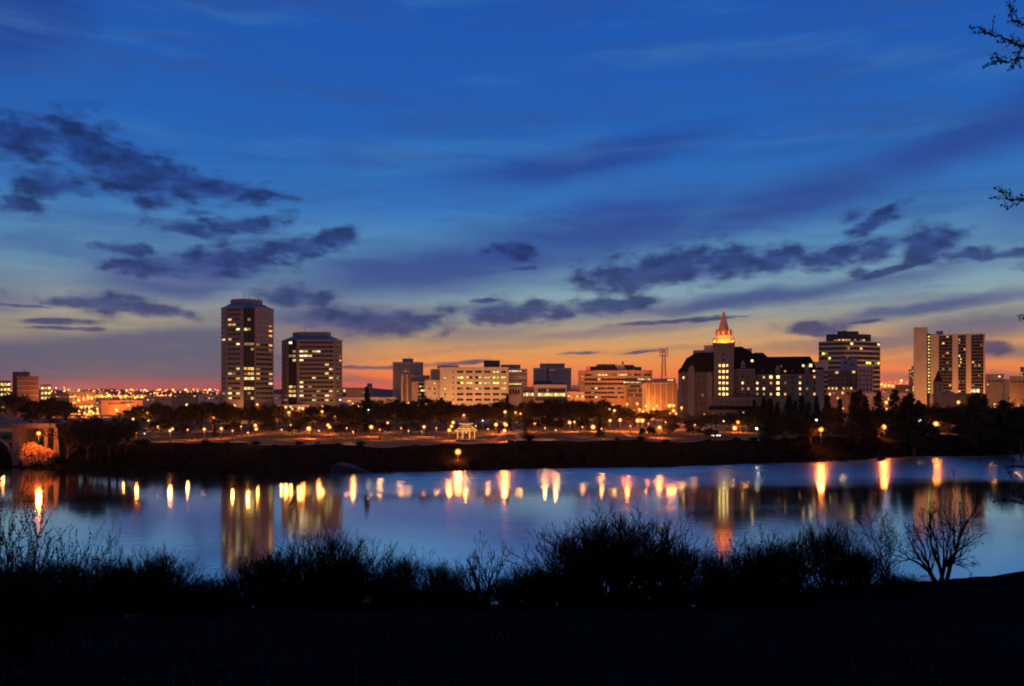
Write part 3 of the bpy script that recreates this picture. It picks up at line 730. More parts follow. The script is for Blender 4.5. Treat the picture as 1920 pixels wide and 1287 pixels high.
GLOBE = {k: ico_mesh('globe_' + k, m) for k, m in LAMPS.items()}
SHELL = ico_mesh('halo_shell', M_HALO)
for px, d in ((1012, 'left'), (1033, 'middle'), (1058, 'right')):
    beacon(px, 680.4, 655.5, 'r', f'small red beacon on the {d} of the pink ribbed slab roof', 1.8, T2)

# low hall with lit glass band
B = Front('glass_hall', 'low modern hall with a long glowing glass band and dark roof pods', 'building', 500, 1020)
B.block('wall', 1001, 1062.4, 722, M_TAN, 0, 22); B.block('left_wing', 977.6, 1000.8, 725.5, M_BROWNBRICK, 3, 16)
m = MB(); m.frust((wx(997.8, 500), wx(1036, 500), 505, 515), wz(722, 500), (wx(1004, 500), wx(1034, 500), 507, 513), wz(714, 500)); B.part('roof_pod', m, M_DARKPLANT)
B.block('roof_pod', 1037, 1060, 718.4, M_DARKPLANT, 6, 8, 722.05)
B.strip('fascia', 1000.5, 1062.8, 721.4, 727, M_PALE, 0.5)
for i in range(10):
    c = 1011.4 + i * 5.1
    B.win(c, 732.3, 4.6, 8, 'k' if i != 3 else 'd'); B.win(c, 740.2, 4.7, 6.6, 'y' if i % 3 else 'w')
B.strip('dark_plinth', 1003, 1062, 745, 752, M_DARKPLANT, 0.6)
for i in range(4): B.win(983 + i * 5, 740, 4, 7, 'w' if i % 2 else 'o', 3)
for i in range(4): B.win(983 + i * 5, 733.5, 4, 3.6, 'k', 3)
B = Front('shop_building', 'low orange lit shop between the glass hall and striped office', 'building', 545, 1080)
B.block('wall', 1062.8, 1096, 736, M_ORANGEBRICK, 0, 14); B.parapet(1063, 1083, 736, M_ORANGEBRICK, 0, 14)
for i in range(6): B.win(1066 + i * 5.3, 743.5, 3.6, 5, 'yodydy'[i])
B.block('rear_storey', 1072, 1088, 722, M_GREYPLANT, 18, 10)

# orange striped office
B = Front('office_block', 'wide orange office with dark window bands and sloped black roof plant', 'building', 570, 1150)
B.block('wall', 1083.6, 1222.4, 696, M_ORANGEBRICK, 0, 26); B.parapet(1084, 1222, 696, M_ORANGEBRICK, 0, 26)
m = MB(); Yb = 570
m.profile([(wx(1099, Yb), wz(696, Yb)), (wx(1099, Yb), wz(687.5, Yb)), (wx(1117, Yb), wz(686.5, Yb)), (wx(1120, Yb), wz(682.6, Yb)), (wx(1152, Yb), wz(682.6, Yb)), (wx(1160, Yb), wz(696, Yb))], Yb + 5, Yb + 18)
q = B.part('roof_plant', m, M_DARKPLANT)
B.part('sloped_screen', MB().profile([(wx(1152.5, Yb), wz(683, Yb)), (wx(1169, Yb), wz(684, Yb)), (wx(1177, Yb), wz(696, Yb)), (wx(1160.3, Yb), wz(696, Yb))], Yb + 4.6, Yb + 17), M_PALE)
m = MB(); m.profile([(wx(1170, Yb), wz(684, Yb)), (wx(1188, Yb), wz(684, Yb)), (wx(1191, Yb), wz(688, Yb)), (wx(1203, Yb), wz(688, Yb)), (wx(1203, Yb), wz(696, Yb)), (wx(1178, Yb), wz(696, Yb))], Yb + 5, Yb + 18)
q2 = B.part('roof_plant', m, M_DARKPLANT)
B.part('chimney', MB().bar((wx(1168, Yb), Yb + 9, wz(684, Yb)), (wx(1168, Yb), Yb + 9, wz(677.5, Yb)), 0.55, 8), M_DARKMETAL)
B.masts([1134, 1154.5, 1143], 682.8, 1.6, q, 9)
LO = {0: 'kkddyyydddyyyddkkdkk', 1: 'kkkkykkkkkkkkkkkyydo', 2: 'kkkkkkkkkkkkkkkkkkyy', 3: 'ddkykkdkkdkdkkddk', 4: 'kkdkkkkkkdkkkkdkk', 5: 'kkkydkkkkkdkkkdkk'}
for r in range(6):
    py = 703.2 + r * 8.36; pe = 1220 if r < 2 else (1214 if r == 2 else 1176)
    n = len(LO[r]) if r != 2 else 20
    n = int((pe - 1096) / 6.2)
    for i in range(n): B.win(1099 + i * 6.2, py, 6.0, 3.6, LO[r][min(i, len(LO[r]) - 1)])
    B.strip('spandrel', 1095, pe, py + 2.6, py + 5.8, M_ORANGEBRICK, 0.45)
B.win(1091.5, 706.5, 3, 3.4, 'o'); B.win(1091.5, 717, 3, 2.4, 'd')
B.block('annex', 1176.6, 1203, 719.5, M_BROWNBRICK, -6, 5.8); B.block('pale_pier', 1203.2, 1212, 718.6, M_PALE, -7, 6.8)
for r in range(3):
    for i in range(8): B.win(1178.6 + i * 3.2, 724.5 + r * 8.3, 2.7, 5.6, 'k' if (i * 5 + r * 3) % 7 else 'd', -6)
for i in range(7): B.win(1171 + i * 5.4, 717.4, 4.6, 2.2, 'wyyywyy'[i], -0.5 if i < 1 else 0) if i < 1 else B.strip('canopy_light', 1169.5 + i * 4.6, 1173 + i * 4.6, 717, 718.2, LIT['w' if i % 2 else 'y'], 0.7, -6.2)
beacon(1103, 691, 572, 'r', 'red glowing roof sign lamp on the orange striped office', 5.5, B); beacon(1130.5, 696.5, 571.4, 'e', 'green glowing lamp on the parapet of the orange striped office', 4.2, B)
M_THEATRE = mat('dull_brown_brick', (0.25, 0.15, 0.09), 0.9, 0.3, 0.2)
B = Front('theatre_block', 'plain windowless brown block between the orange office and hotel', 'building', 530, 1240)
B.block('wall', 1212.4, 1270, 718.8, M_THEATRE, 0, 26); B.block('upper_storey', 1222.6, 1268, 708.8, M_PALE, 26.2, 14); B.parapet(1212.6, 1268, 718.8, M_TAN, 0, 26)
for i in range(5): B.strip('pilaster', 1216 + i * 11, 1217.4 + i * 11, 719, 775, M_TAN, 0.3)
B.win(1258, 712, 14, 3, 'y', 25.9)

# lattice radio mast
Ym = 640; T = Thing('radio_mast', 'slender lattice radio mast with red lamps beside the hotel', 'mast', (wx(1244.5, Ym), Ym, far_z(wx(1244.5, Ym), Ym)))
zb, zt = far_z(wx(1244.5, Ym), Ym), wz(654, Ym); c0 = wx(1244.5, Ym)
def wid(z): return 2.5 - 1.5 * (z - zb) / (zt - zb)
for sx in (-1, 1):
    for sy in (-1, 1):
        T.part('leg', MB().bar((c0 + sx * wid(zb), Ym + sy * wid(zb), zb), (c0 + sx * wid(zt), Ym + sy * wid(zt), zt), 0.16), M_STEEL)
nb = 13
for i in range(nb):
    za, zc = zb + (zt - zb) * i / nb, zb + (zt - zb) * (i + 1) / nb
    m = MB(); a, b = wid(za), wid(zc)
    for (x0, y0, x1, y1) in ((-1, -1, 1, -1), (1, -1, 1, 1), (1, 1, -1, 1), (-1, 1, -1, -1)):
        m.bar((c0 + x0 * a, Ym + y0 * a, za), (c0 + x1 * b, Ym + y1 * b, zc), 0.09, 3); m.bar((c0 + x1 * a, Ym + y1 * a, za), (c0 + x0 * b, Ym + y0 * b, zc), 0.09, 3); m.bar((c0 + x0 * b, Ym + y0 * b, zc), (c0 + x1 * b, Ym + y1 * b, zc), 0.09, 3)
    T.part('brace', m, M_STEEL)
for py in (655, 661.5, 668):
    z = wz(py, Ym); T.part('antenna_arm', MB().box(c0 - 3.1, c0 + 3.1, Ym - 0.2, Ym + 0.2, z, z + 0.35).box(c0 - 3.1, c0 - 2.7, Ym - 0.3, Ym + 0.3, z - 0.8, z + 1.6).box(c0 + 2.7, c0 + 3.1, Ym - 0.3, Ym + 0.3, z - 0.8, z + 1.6), M_STEEL)
T.piece('lamp', GLOBE['r'], (c0, Ym, zt + 0.6), 0, (0.75,) * 3); T.piece('lamp', GLOBE['r'], (c0, Ym - 2.6, wz(707, Ym)), 0, (1.0,) * 3); T.piece('lamp', GLOBE['r'], (c0, Ym - 1.8, wz(662, Ym)), 0, (0.5,) * 3)

# ------------------------------------------------------------------ chateau hotel
YH = 478; kH = YH / F
H = Front('grand_hotel', 'grand chateau hotel with steep black roofs and an orange floodlit spire', 'hotel', YH, 1400)
def hx(px): return wx(px, YH)
def hz(py): return wz(py, YH)
g0 = H.gz - 0.5
H.part('left_wing', MB().box(hx(1268.5), hx(1338), YH, YH + 24, g0, hz(697)), M_HOTEL)
m = MB(); m.frust((hx(1267.6), hx(1338.5), YH - 0.6, YH + 24.6), hz(697) + 0.01, (hx(1271), hx(1338), YH + 2, YH + 22), hz(690)); m.frust((hx(1272.5), hx(1338), YH + 2.4, YH + 21.5), hz(690) + 0.01, (hx(1284), hx(1338), YH + 6, YH + 17), hz(669))
m.frust((hx(1285.5), hx(1338), YH + 6.5, YH + 16.5), hz(669) + 0.01, (hx(1301), hx(1338), YH + 9, YH + 14), hz(659)); H.part('roof', m, M_HOTELROOF)
def bay(p0, p1, pt, dy, roof_py, w=3.6, gable=True):
    H.part('bay', MB().box(hx(p0), hx(p1), YH + dy, YH + dy + w, g0, hz(pt)), M_HOTELSTONE)
    m = MB(); c = (hx(p0) + hx(p1)) / 2
    if gable: m.profile([(hx(p0), hz(pt) + 0.01), (hx(p1), hz(pt) + 0.01), (c + 0.25, hz(roof_py)), (c - 0.25, hz(roof_py))], YH + dy - 0.2, YH + dy + w + 2)
    else: m.ngon(c, YH + dy + w / 2, (hx(p1) - hx(p0)) * 0.75, hz(pt) + 0.01, 0.1, hz(roof_py), 8)
    H.part('bay_roof', m, M_HOTELROOF if not gable else M_HOTELSTONE)
bay(1288.7, 1300.8, 690, -2.4, 684); bay(1325, 1335, 703, -2.0, 697); bay(1268.8, 1274, 699, -0.8, 690, 2.4, False)
for (px, py) in ((1279, 707.8), (1316.5, 741.8)): H.win(px, py, 4.2, 5.6, 'h' if px < 1300 else 'd', 0)
for px in (1280, 1309, 1318):
    for py in (707.8, 718.5, 729.2, 739.5, 751, 762):
        if (px, py) not in ((1280, 707.8), (1318, 739.5)): H.win(px, py, 2.6, 4.4, 'k', 0)
for py in (752.5, 767): H.strip('string_course', 1269, 1337.5, py, py + 1.1, M_HOTELSTONE, 0.3)
# central tower
H.part('tower_wall', MB().box(hx(1338.2), hx(1375.6), YH - 3, YH + 9, g0, hz(643.7)), M_HOTELSTONE)
H.part('tower_cornice', MB().box(hx(1337.2), hx(1376.6), YH - 3.5, YH + 9.5, hz(646), hz(643.2)), M_HOTELSTONE)
for sx in (1338.6, 1375.2):
    H.part('corner_turret', MB().ngon(hx(sx), YH - 2.6, 0.9, hz(652), 0.95, hz(638), 8).ngon(hx(sx), YH - 2.6, 1.05, hz(638) + 0.01, 0.05, hz(632.5), 8), M_HOTELSTONE)
tops = [685.6, 696.7, 707.8, 718.5, 729.2, 739.3]
for i, py in enumerate(tops):
    for j, px in enumerate((1349.3, 1356.6, 1363.4)):
        H.win(px, py, 5.0 if j == 1 else 4.2, 6.8 if j == 1 else 5.6, 'h', -3)
for py in (664, 675): H.win(1356.6, py, 4.5, 6, 'k', -3)
for px in (1345.3, 1367.8): H.strip('pilaster', px - 0.5, px + 0.5, 650, 745, M_HOTELSTONE, 0.35, -3)
cxs, cys = hx(1356.5), YH + 3
d = H.part('drum', MB().ngon(cxs, cys, 16.4 * kH, hz(643.2) + 0.01, 16.0 * kH, hz(636.4), 12).ngon(cxs, cys, 17.2 * kH, hz(636.3), 17.2 * kH, hz(635.0), 12).ngon(cxs, cys, 15.4 * kH, hz(634.9), 15.2 * kH, hz(629.0), 12).ngon(cxs, cys, 16.6 * kH, hz(628.9), 16.2 * kH, hz(627.4), 12), M_SPIRESTONE)
H.part('spire', MB().ngon(cxs, cys, 14.8 * kH, hz(627.3), 10.6 * kH, hz(615), 8).ngon(cxs, cys, 10.6 * kH, hz(615), 4.0 * kH, hz(593), 8).ngon(cxs, cys, 4.0 * kH, hz(593), 3.2 * kH, hz(586.6), 8).ngon(cxs, cys, 3.9 * kH, hz(586.5), 3.9 * kH, hz(585.3), 8), M_COPPER)
H.part('finial', MB().bar((cxs - 0.6, cys, hz(585.3)), (cxs - 0.6, cys, hz(582.0)), 0.22, 6).bar((cxs + 0.5, cys, hz(585.3)), (cxs + 0.5, cys, hz(583.6)), 0.22, 6), M_DARKMETAL)
for a in range(8):
    t = 2 * math.pi * a / 8; px_, py_ = cxs + 13.6 * kH * math.cos(t), cys + 13.6 * kH * math.sin(t)
    m = MB(); w_ = 0.8
    H.part('spire_dormer', MB().ngon(px_, py_, 0.95, hz(627.3), 0.85, hz(620.5), 4, t).ngon(px_, py_, 0.95, hz(620.4), 0.04, hz(615), 4, t), M_SPIRESTONE)
# floodlights that wash the drum
def floodlight(ang, r, py, power, desc, tgt_py=None):
    t = math.radians(ang); x, y, z = H.world((cxs + r * math.cos(t), cys + r * math.sin(t), hz(py)))
    T = Thing('floodlight', desc, 'floodlight', (x, y, z - 0.5))
    T.part('housing', MB().box(x - 0.25, x + 0.25, y - 0.2, y + 0.2, z - 0.5, z - 0.12), M_DARKMETAL)
    ld = bpy.data.lights.new('flood', 'SPOT'); ld.energy = power; ld.color = (1.0, 0.25, 0.022); ld.shadow_soft_size = 0.15; ld.spot_size = math.radians(125); ld.spot_blend = 0.5
    lo = link('flood_lamp', ld, T.root, (0, 0, 0.6)); c_ = H.world((cxs, cys, hz(614)))
    lo.rotation_euler = (Vector(c_) - Vector((x, y, z + 0.1))).to_track_quat('-Z', 'Y').to_euler()
for a, dsc in ((235, 'front left'), (270, 'front middle'), (305, 'front right'), (0, 'right side'), (180, 'left side')):
    floodlight(a, 9.4, 642.4, 4600, f'small orange floodlight at the {dsc} of the spire drum')
# rear penthouse blocks behind the tower
H.block('rear_block', 1316.6, 1338, 643.9, M_PALE, 14, 8, 690); H.block('rear_block', 1294.2, 1316.4, 653, M_PALE, 16, 8, 690); H.block('rear_block', 1390, 1410, 651.4, M_PALE, 14, 6, 690)
# right wings
H.part('middle_wing', MB().box(hx(1375.8), hx(1416), YH - 1, YH + 22, g0, hz(693)), M_HOTEL)
m = MB(); m.frust((hx(1375.8), hx(1416.8), YH - 1.6, YH + 22.6), hz(693) + 0.01, (hx(1375.8), hx(1413), YH + 5, YH + 17), hz(663)); m.frust((hx(1375.8), hx(1413), YH + 5, YH + 17), hz(663) + 0.01, (hx(1375.8), hx(1391), YH + 9, YH + 13), hz(648.5)); H.part('roof', m, M_HOTELROOF)
H.part('right_wing', MB().box(hx(1416.2), hx(1537), YH + 1, YH + 22, g0, hz(703)), M_HOTEL)
m = MB(); m.frust((hx(1416.9), hx(1538), YH + 0.4, YH + 22.6), hz(703) + 0.01, (hx(1413.2), hx(1518), YH + 7, YH + 16), hz(669)); m.frust((hx(1413), hx(1440), YH + 6.6, YH + 16.4), hz(669.5), (hx(1413), hx(1431), YH + 9, YH + 14), hz(660.5)); H.part('roof', m, M_HOTELROOF)
H.part('end_pavilion', MB().box(hx(1527), hx(1541), YH - 0.6, YH + 18, g0, hz(694)), M_HOTELSTONE)
H.part('pavilion_roof', MB().frust((hx(1526.4), hx(1541.6), YH - 1, YH + 18.4), hz(694) + 0.01, (hx(1530), hx(1537), YH + 6, YH + 12), hz(686)), M_HOTELROOF)
for (p, pt, pb, dy) in ((1393, 675, 694, -1.2), (1457.5, 685, 704, 0.8), (1511.5, 684, 704, 0.8)):
    H.part('gable_dormer', MB().profile([(hx(p - 4), hz(pb)), (hx(p + 4), hz(pb)), (hx(p + 4), hz(pt + 8)), (hx(p + 0.6), hz(pt)), (hx(p - 0.6), hz(pt)), (hx(p - 4), hz(pt + 8))], YH + dy, YH + dy + 6), M_HOTELSTONE)
    H.win(p, pt + 12, 3.2, 5, 'k', dy)
for (px, py, k, s_) in ((1410.3, 677, 'h', 5), (1504.8, 686.6, 'h', 5), (1518.2, 686.2, 'w', 6.5), (1471.5, 697.3, 'o', 4), (1523.4, 697.3, 'h', 5), (1464.4, 687.3, 'd', 3.4), (1430, 696, 'k', 3.6), (1446, 697.3, 'k', 3.6), (1484, 697.3, 'k', 3.6), (1497, 697.3, 'k', 3.6)):
    dy = 1.4 if py > 690 else (3.2 if px > 1415 else 2.6)
    if px == 1410.3: dy = 1.6
    H.part('dormer', MB().profile([(hx(px) - s_ * kH * 0.62, hz(py + s_ * 0.75)), (hx(px) + s_ * kH * 0.62, hz(py + s_ * 0.75)), (hx(px) + s_ * kH * 0.62, hz(py - s_ * 0.6)), (hx(px), hz(py - s_ * 1.1)), (hx(px) - s_ * kH * 0.62, hz(py - s_ * 0.6))], YH + dy, YH + dy + 6), M_HOTELROOF)
    H.win(px, py, s_ * 0.95, s_ * 1.1, k, dy)
cols = [1382, 1392.3, 1403, 1420, 1432.1, 1445.3, 1458.2, 1471.5, 1484.6, 1498.4, 1511.3, 1524.5]
rws = [707.6, 718.5, 729.2, 739.2]
LH = {(4, 0): 'o', (5, 0): 'h', (6, 0): 'h', (9, 0): 'd', (11, 0): 'o', (1, 1): 'h', (3, 1): 'h', (5, 1): 'o', (6, 1): 'h', (7, 1): 'd', (9, 1): 'h', (3, 2): 'h', (4, 2): 'h', (6, 2): 'h', (9, 2): 'h', (10, 2): 'd', (1, 2): 'd', (2, 2): 'o', (3, 3): 'd', (4, 3): 'd', (5, 3): 'o', (6, 3): 'h', (7, 3): 'o', (11, 3): 'o', (9, 3): 'd'}
for i, px in enumerate(cols):
    for j, py in enumerate(rws):
        k = LH.get((i, j), 'k'); dy = -1 if px < 1416 else 1
        big = (i == 6) or (i == 5 and j == 0)
        H.win(px, py, 6.4 if big else 4.2, 6.6 if big else 5.6, k, dy)
H.strip('string_course', 1417, 1526, 712.3, 713.2, M_HOTELSTONE, 0.3, 1); H.strip('cornice', 1416.6, 1526.6, 702.6, 704.2, M_HOTELSTONE, 0.6, 1); H.strip('cornice', 1376, 1415.8, 692.6, 694.4, M_HOTELSTONE, 0.6, -1)
# podium and terrace
H.part('podium', MB().box(hx(1336), hx(1475), YH - 11, YH - 3.2, g0, hz(747)), M_HOTEL); H.part('podium_coping', MB().box(hx(1335.6), hx(1475.4), YH - 11.3, YH - 3.2, hz(747), hz(745.6)), M_HOTELSTONE)
H.part('terrace_wall', MB().box(hx(1330), hx(1432), YH - 17, YH - 11.5, g0, hz(768)), M_HOTEL); H.part('terrace_roof', MB().frust((hx(1329.4), hx(1432.6), YH - 17.6, YH - 11.4), hz(768) + 0.01, (hx(1332), hx(1430), YH - 14, YH - 11.5), hz(761)), M_HOTELROOF)
for i in range(9): H.win(1342 + i * 10, 753.5, 2.8, 4, 'k', -11)
for i in range(7): H.win(1340 + i * 12, 775, 4, 6, 'k' if i != 4 else 'w', -17)

# pylon with pale box head right of the hotel
Yp = 470; T = Thing('smokestack', 'dark slim stack with a pale square head beside the hotel', 'chimney', (wx(1541.5, Yp), Yp, far_z(wx(1541.5, Yp), Yp)))
T.part('shaft', MB().frust((wx(1537, Yp), wx(1546, Yp), Yp, Yp + 3), far_z(wx(1541.5, Yp), Yp) - 0.5, (wx(1537.6, Yp), wx(1545.4, Yp), Yp + 0.2, Yp + 2.8), wz(692.8, Yp)), M_DARKPLANT)
T.part('head', MB().box(wx(1529, Yp), wx(1552.3, Yp), Yp - 0.8, Yp + 3.8, wz(692.8, Yp) + 0.01, wz(679.8, Yp)).box(wx(1528, Yp), wx(1553.3, Yp), Yp - 1.1, Yp + 4.1, wz(679.8, Yp), wz(678.6, Yp)), M_PALE)

# striped office with dark crown
Yc = 600
poly = plan([(1535, 9), (1582, 0), (1606, 0), (1650, 12), (1650, 34), (1535, 34)], Yc)
gz = far_z(poly[0][0], Yc); T = Thing('office_tower', 'pale banded office with dark stepped crown right of the hotel', 'tower', (wx(1592, Yc), Yc, gz - 0.5))
T.part('wall', MB().prism(poly, gz - 0.5, wz(641, Yc)), M_GLASS)
T.part('crown', MB().prism(plan([(1549, 11), (1584, 5), (1606, 5), (1633, 12), (1633, 30), (1549, 30)], Yc), wz(641, Yc) + 0.01, wz(625.5, Yc)), M_DARKPLANT)
T.part('crown_top', MB().prism(plan([(1570, 10), (1610, 10), (1610, 26), (1570, 26)], Yc), wz(625.5, Yc) + 0.01, wz(619.5, Yc)).box(wx(1597, Yc), wx(1602, Yc), Yc + 14, Yc + 18, wz(619.5, Yc), wz(617.4, Yc)), M_DARKPLANT)
T.part('roof_ledge', MB().prism([(x * 1.0, y - 0.5) for x, y in poly], wz(641, Yc) - 0.2, wz(639.6, Yc)), M_PALE)
ff = [Face(T, poly[i], poly[i + 1]) for i in range(3)]
LS = {(1, 0, 2): 'g', (2, 0, 7): 'g', (1, 1, 1): 'd', (2, 1, 1): 'y', (0, 2, 1): 'g', (0, 3, 3): 'g', (2, 4, 4): 'g', (2, 4, 3): 'g', (2, 4, 6): 'd', (2, 4, 7): 'g', (0, 2, 2): 'd', (1, 3, 1): 'd', (0, 6, 6): 'y'}
for r in range(11):
    py = 644.6 + r * 8.95; z = wz(py, Yc); hh = 8.95 * Yc / F
    for fi, fc in enumerate(ff):
        n = (8, 4, 8)[fi]; w = fc.len / n
        for i in range(n): fc.window(i * w + 0.08, (i + 1) * w - 0.08, z - hh * 0.30, z + hh * 0.30, LS.get((fi, r, i), 'k'), 0.0)
        fc.panel('spandrel', 0.1, fc.len - 0.1, z - hh * 0.66, z - hh * 0.34, 0.5, M_PALE)
cf_ = Face(T, *plan([(1584, 5), (1606, 5)], Yc)); cl = Face(T, *plan([(1549, 11), (1584, 5)], Yc)); cr = Face(T, *plan([(1606, 5), (1633, 12)], Yc))
for fc, ks in ((cl, 'kkdoy'), (cf_, 'oykd'), (cr, 'kdykk')):
    w = fc.len / len(ks)
    for i, k in enumerate(ks): fc.window(i * w + 0.3, (i + 1) * w - 0.3, wz(638.4, Yc), wz(635.2, Yc), k)
cf2 = Face(T, *plan([(1570, 10), (1610, 10)], Yc))
B = Front('office_block', 'grey block with one amber window before the banded office', 'building', 560, 1591)
B.block('wall', 1551, 1609, 695, M_BROWNBRICK, 0, 16); B.block('grey_top', 1575.5, 1607, 672, M_GREYPLANT, 2, 10, 695.1); B.parapet(1551, 1609, 695, M_GREYPLANT, 0, 16)
for (px, py, k) in ((1569, 698.5, 'o'), (1601, 698, 'o'), (1593, 671.8, 'k'), (1585, 680, 'k'), (1598, 684, 'k')): B.win(px, py, 6.5, 5.0, k, 0 if py > 695 else 2)
for i in range(7):
    for r, py in enumerate((705, 713, 721)): B.win(1556 + i * 8, py, 4.6, 3.8, 'k', 0)
for i in range(8): B.win(1554 + i * 7, 728.5, 4.4, 5.0, 'ooykodyk'[i], 0)
B = Front('brick_block', 'plain tan brick block before the banded office', 'building', 545, 1623)
B.block('wall', 1609.4, 1637, 689, M_TAN, 0, 18); B.parapet(1609.6, 1636.8, 689, M_TAN, 0, 18)
for r in range(5):
    for i in range(4): B.win(1613.5 + i * 6.5, 696 + r * 8.6, 3, 4.4, 'k')
B = Front('brick_house', 'low brick row with amber windows behind the dark conifers', 'building', 500, 1575)
B.block('wall', 1549, 1612, 731, M_BROWNBRICK, 0, 12); B.block('wing', 1612.5, 1700, 737, M_TAN, 4, 12)
for i, (px, py, k) in enumerate(((1556, 739, 'y'), (1564, 738, 'd'), (1571, 747, 'o'), (1580, 737, 'o'), (1590, 738, 'k'), (1600, 738, 'd'))): B.win(px, py, 5, 6, k)
for i in range(8): B.win(1620 + i * 9, 746, 4, 5, 'kdkkkdkk'[i], 4)
B = Front('arched_building', 'small amber lit building with a round arch in the gap', 'building', 640, 1697)
B.block('wall', 1679, 1716, 722, M_ORANGEBRICK, 0, 14)
m = MB(); c = wx(1689, 640); r_ = 3.0; zb_ = B.gz + 4
for i in range(8):
    a0, a1 = math.pi * i / 8, math.pi * (i + 1) / 8
    m.bar((c + r_ * math.cos(a0), 639.8, zb_ + 5 + r_ * math.sin(a0)), (c + r_ * math.cos(a1), 639.8, zb_ + 5 + r_ * math.sin(a1)), 0.45)
B.part('arch', m, M_CREAM)
for i in range(4): B.win(1700 + i * 4, 732, 2.6, 5, 'odko'[i])
B.win(1713, 727, 2.5, 6, 'w')
B = Front('stepped_block', 'narrow stepped block with amber dots beside the salmon apartment', 'building', 680, 1708)
B.block('wall', 1704, 1714, 693, M_TAN, 0, 12); B.block('upper_storey', 1709, 1716, 686, M_TAN, 3, 9, 693.1)
for (px, py) in ((1707, 698), (1711, 696), (1707, 705), (1711, 708), (1706, 713)): B.win(px, py, 2.6, 2.4, 'o' if py != 713 else 'k')

# salmon apartment tower
Ya = 580
B = Front('apartment_tower', 'tall salmon apartment slab with balcony grid and lit stair', 'tower', Ya, 1780)
B.block('blank_slab', 1712, 1737, 613.8, M_APART, -3, 26); B.block('stair_recess', 1737.2, 1744, 624, M_BLACKGLASS, 4, 14); B.block('wall', 1744.2, 1757.5, 625, M_APART, 0, 22)
B.block('balcony_core', 1757.7, 1845.6, 628.5, M_BLACKGLASS, 1.6, 20); B.block('roof_slab', 1757.4, 1846.2, 627.2, M_APART, -0.4, 22.4, 629.4); B.block('lift_house', 1755, 1768, 619, M_GREYPLANT, 8, 8, 626.8)
B.block('slab_cap', 1711.6, 1737.4, 612.6, M_APART, -3.4, 26.8, 614)
B.masts([1722, 1735, 1781, 1779, 1820], 622, 2.2, dy=9)
for i in range(18): B.win(1741, 629.5 + i * 6.25, 4.2, 3.0, 'y' if i % 4 else 'g', 3.9)
for i in range(17): B.strip('landing', 1737.3, 1744, 632.2 + i * 6.25, 633.0 + i * 6.25, M_APART, 0.6, 4)
for (a, b) in ((1785.5, 1796.5), (1811, 1820.5), (1843, 1846), (1757.6, 1760.2)): B.strip('pier', a, b, 628, 738, M_APART, 1.5, 1.6)
bays = [(1760.4, 1772.5), (1772.9, 1785.3), (1796.7, 1803.7), (1804, 1810.8), (1820.7, 1831.5), (1832, 1842.8)]
LAP = {(0, 2): 'w', (1, 0): 'o', (2, 1): 'o', (2, 2): 'd', (2, 6): 'w', (2, 7): 'y', (2, 8): 'y', (2, 9): 'y', (1, 5): 'o', (1, 8): 'd', (3, 4): 'o', (4, 8): 'o', (4, 9): 'd', (5, 9): 'o', (1, 15): 'y', (0, 6): 'd', (1, 10): 'd', (5, 12): 'd', (3, 14): 'd', (2, 14): 'd', (4, 15): 'd', (5, 3): 'd', (0, 10): 'd'}
for bi, (a, b) in enumerate(bays):
    for r in range(17):
        py = 632.2 + r * 6.1
        B.strip('balcony', a, b, py + 1.2, py + 2.6, M_BROWNBRICK, 1.2, 1.6)
        half = (bi + r) % 2
        B.win(a + (b - a) * (0.3 if (bi + r * 3) % 4 < 2 else 0.68), py - 0.9, (b - a) * 0.42, 3.4, LAP.get((bi, r), 'k'), 1.5)
for i, k in enumerate('ydkydykkwwwk'): B.win(1763 + i * 7, 734 if i < 8 else 733, 6.2, 3.4 if i < 8 else 7.5, k, 1.3)
# church with spire in front of it
Yk = 520; T = Thing('church', 'small dark church with a pointed spire before the apartment slab', 'church', (wx(1762, Yk), Yk, far_z(wx(1762, Yk), Yk)))
gz = far_z(wx(1762, Yk), Yk) - 0.3
T.part('tower_wall', MB().box(wx(1756, Yk), wx(1768, Yk), Yk, Yk + 4.1, gz, wz(716, Yk)), M_BROWNBRICK); T.part('spire', MB().ngon(wx(1762, Yk), Yk + 2, 2.6, wz(716, Yk) + 0.01, 0.08, wz(694, Yk), 8), M_HOTELROOF)
T.part('nave', MB().profile([(wx(1768.2, Yk), gz), (wx(1800, Yk), gz), (wx(1800, Yk), wz(742, Yk)), (wx(1784, Yk), wz(733, Yk)), (wx(1768.2, Yk), wz(742, Yk))], Yk + 0.5, Yk + 16), M_BROWNBRICK)
for z_ in (722, 730): T.piece('window', WIN['k'], (wx(1762, Yk), Yk, wz(z_, Yk) - 0.9), 0, (1.0, 1, 1.8))
# far right low blocks
B = Front('low_block', 'low tan block with a white roof lamp right of the apartment slab', 'building', 600, 1865)
B.block('wall', 1847, 1882, 703, M_TAN, 0, 18); B.block('annex', 1882.3, 1905, 711, M_PALE, 4, 12); B.win(1874, 706.4, 5, 2.8, 'w'); B.win(1852, 721, 3, 3, 'y'); B.parapet(1847.3, 1881.7, 703, M_TAN, 0, 18)
for i in range(5): B.win(1855 + i * 5.6, 715, 4, 3, 'k')
B = Front('dark_block', 'dark flat roofed block at the right edge of the skyline', 'building', 560, 1910)
B.block('wall', 1893, 1960, 706.5, M_BROWNBRICK, 0, 18); B.parapet(1893.3, 1959, 706.5, M_GREYPLANT, 0, 18)
for i in range(9): B.win(1898 + i * 6.6, 716, 4.6, 3.4, 'kkkkdkkkk'[i])
B = Front('slim_tower', 'slim lit tower rising behind the right edge block', 'tower', 700, 1917)
B.block('wall', 1913, 1945, 689.5, M_TAN, 0, 16); B.parapet(1913.2, 1944, 689.5, M_TAN, 0, 16)
for r in range(4):
    for i in range(5): B.win(1915.5 + i * 5.6, 694 + r * 5, 3.2, 2.6, 'o' if (r + i) % 3 else 'k')
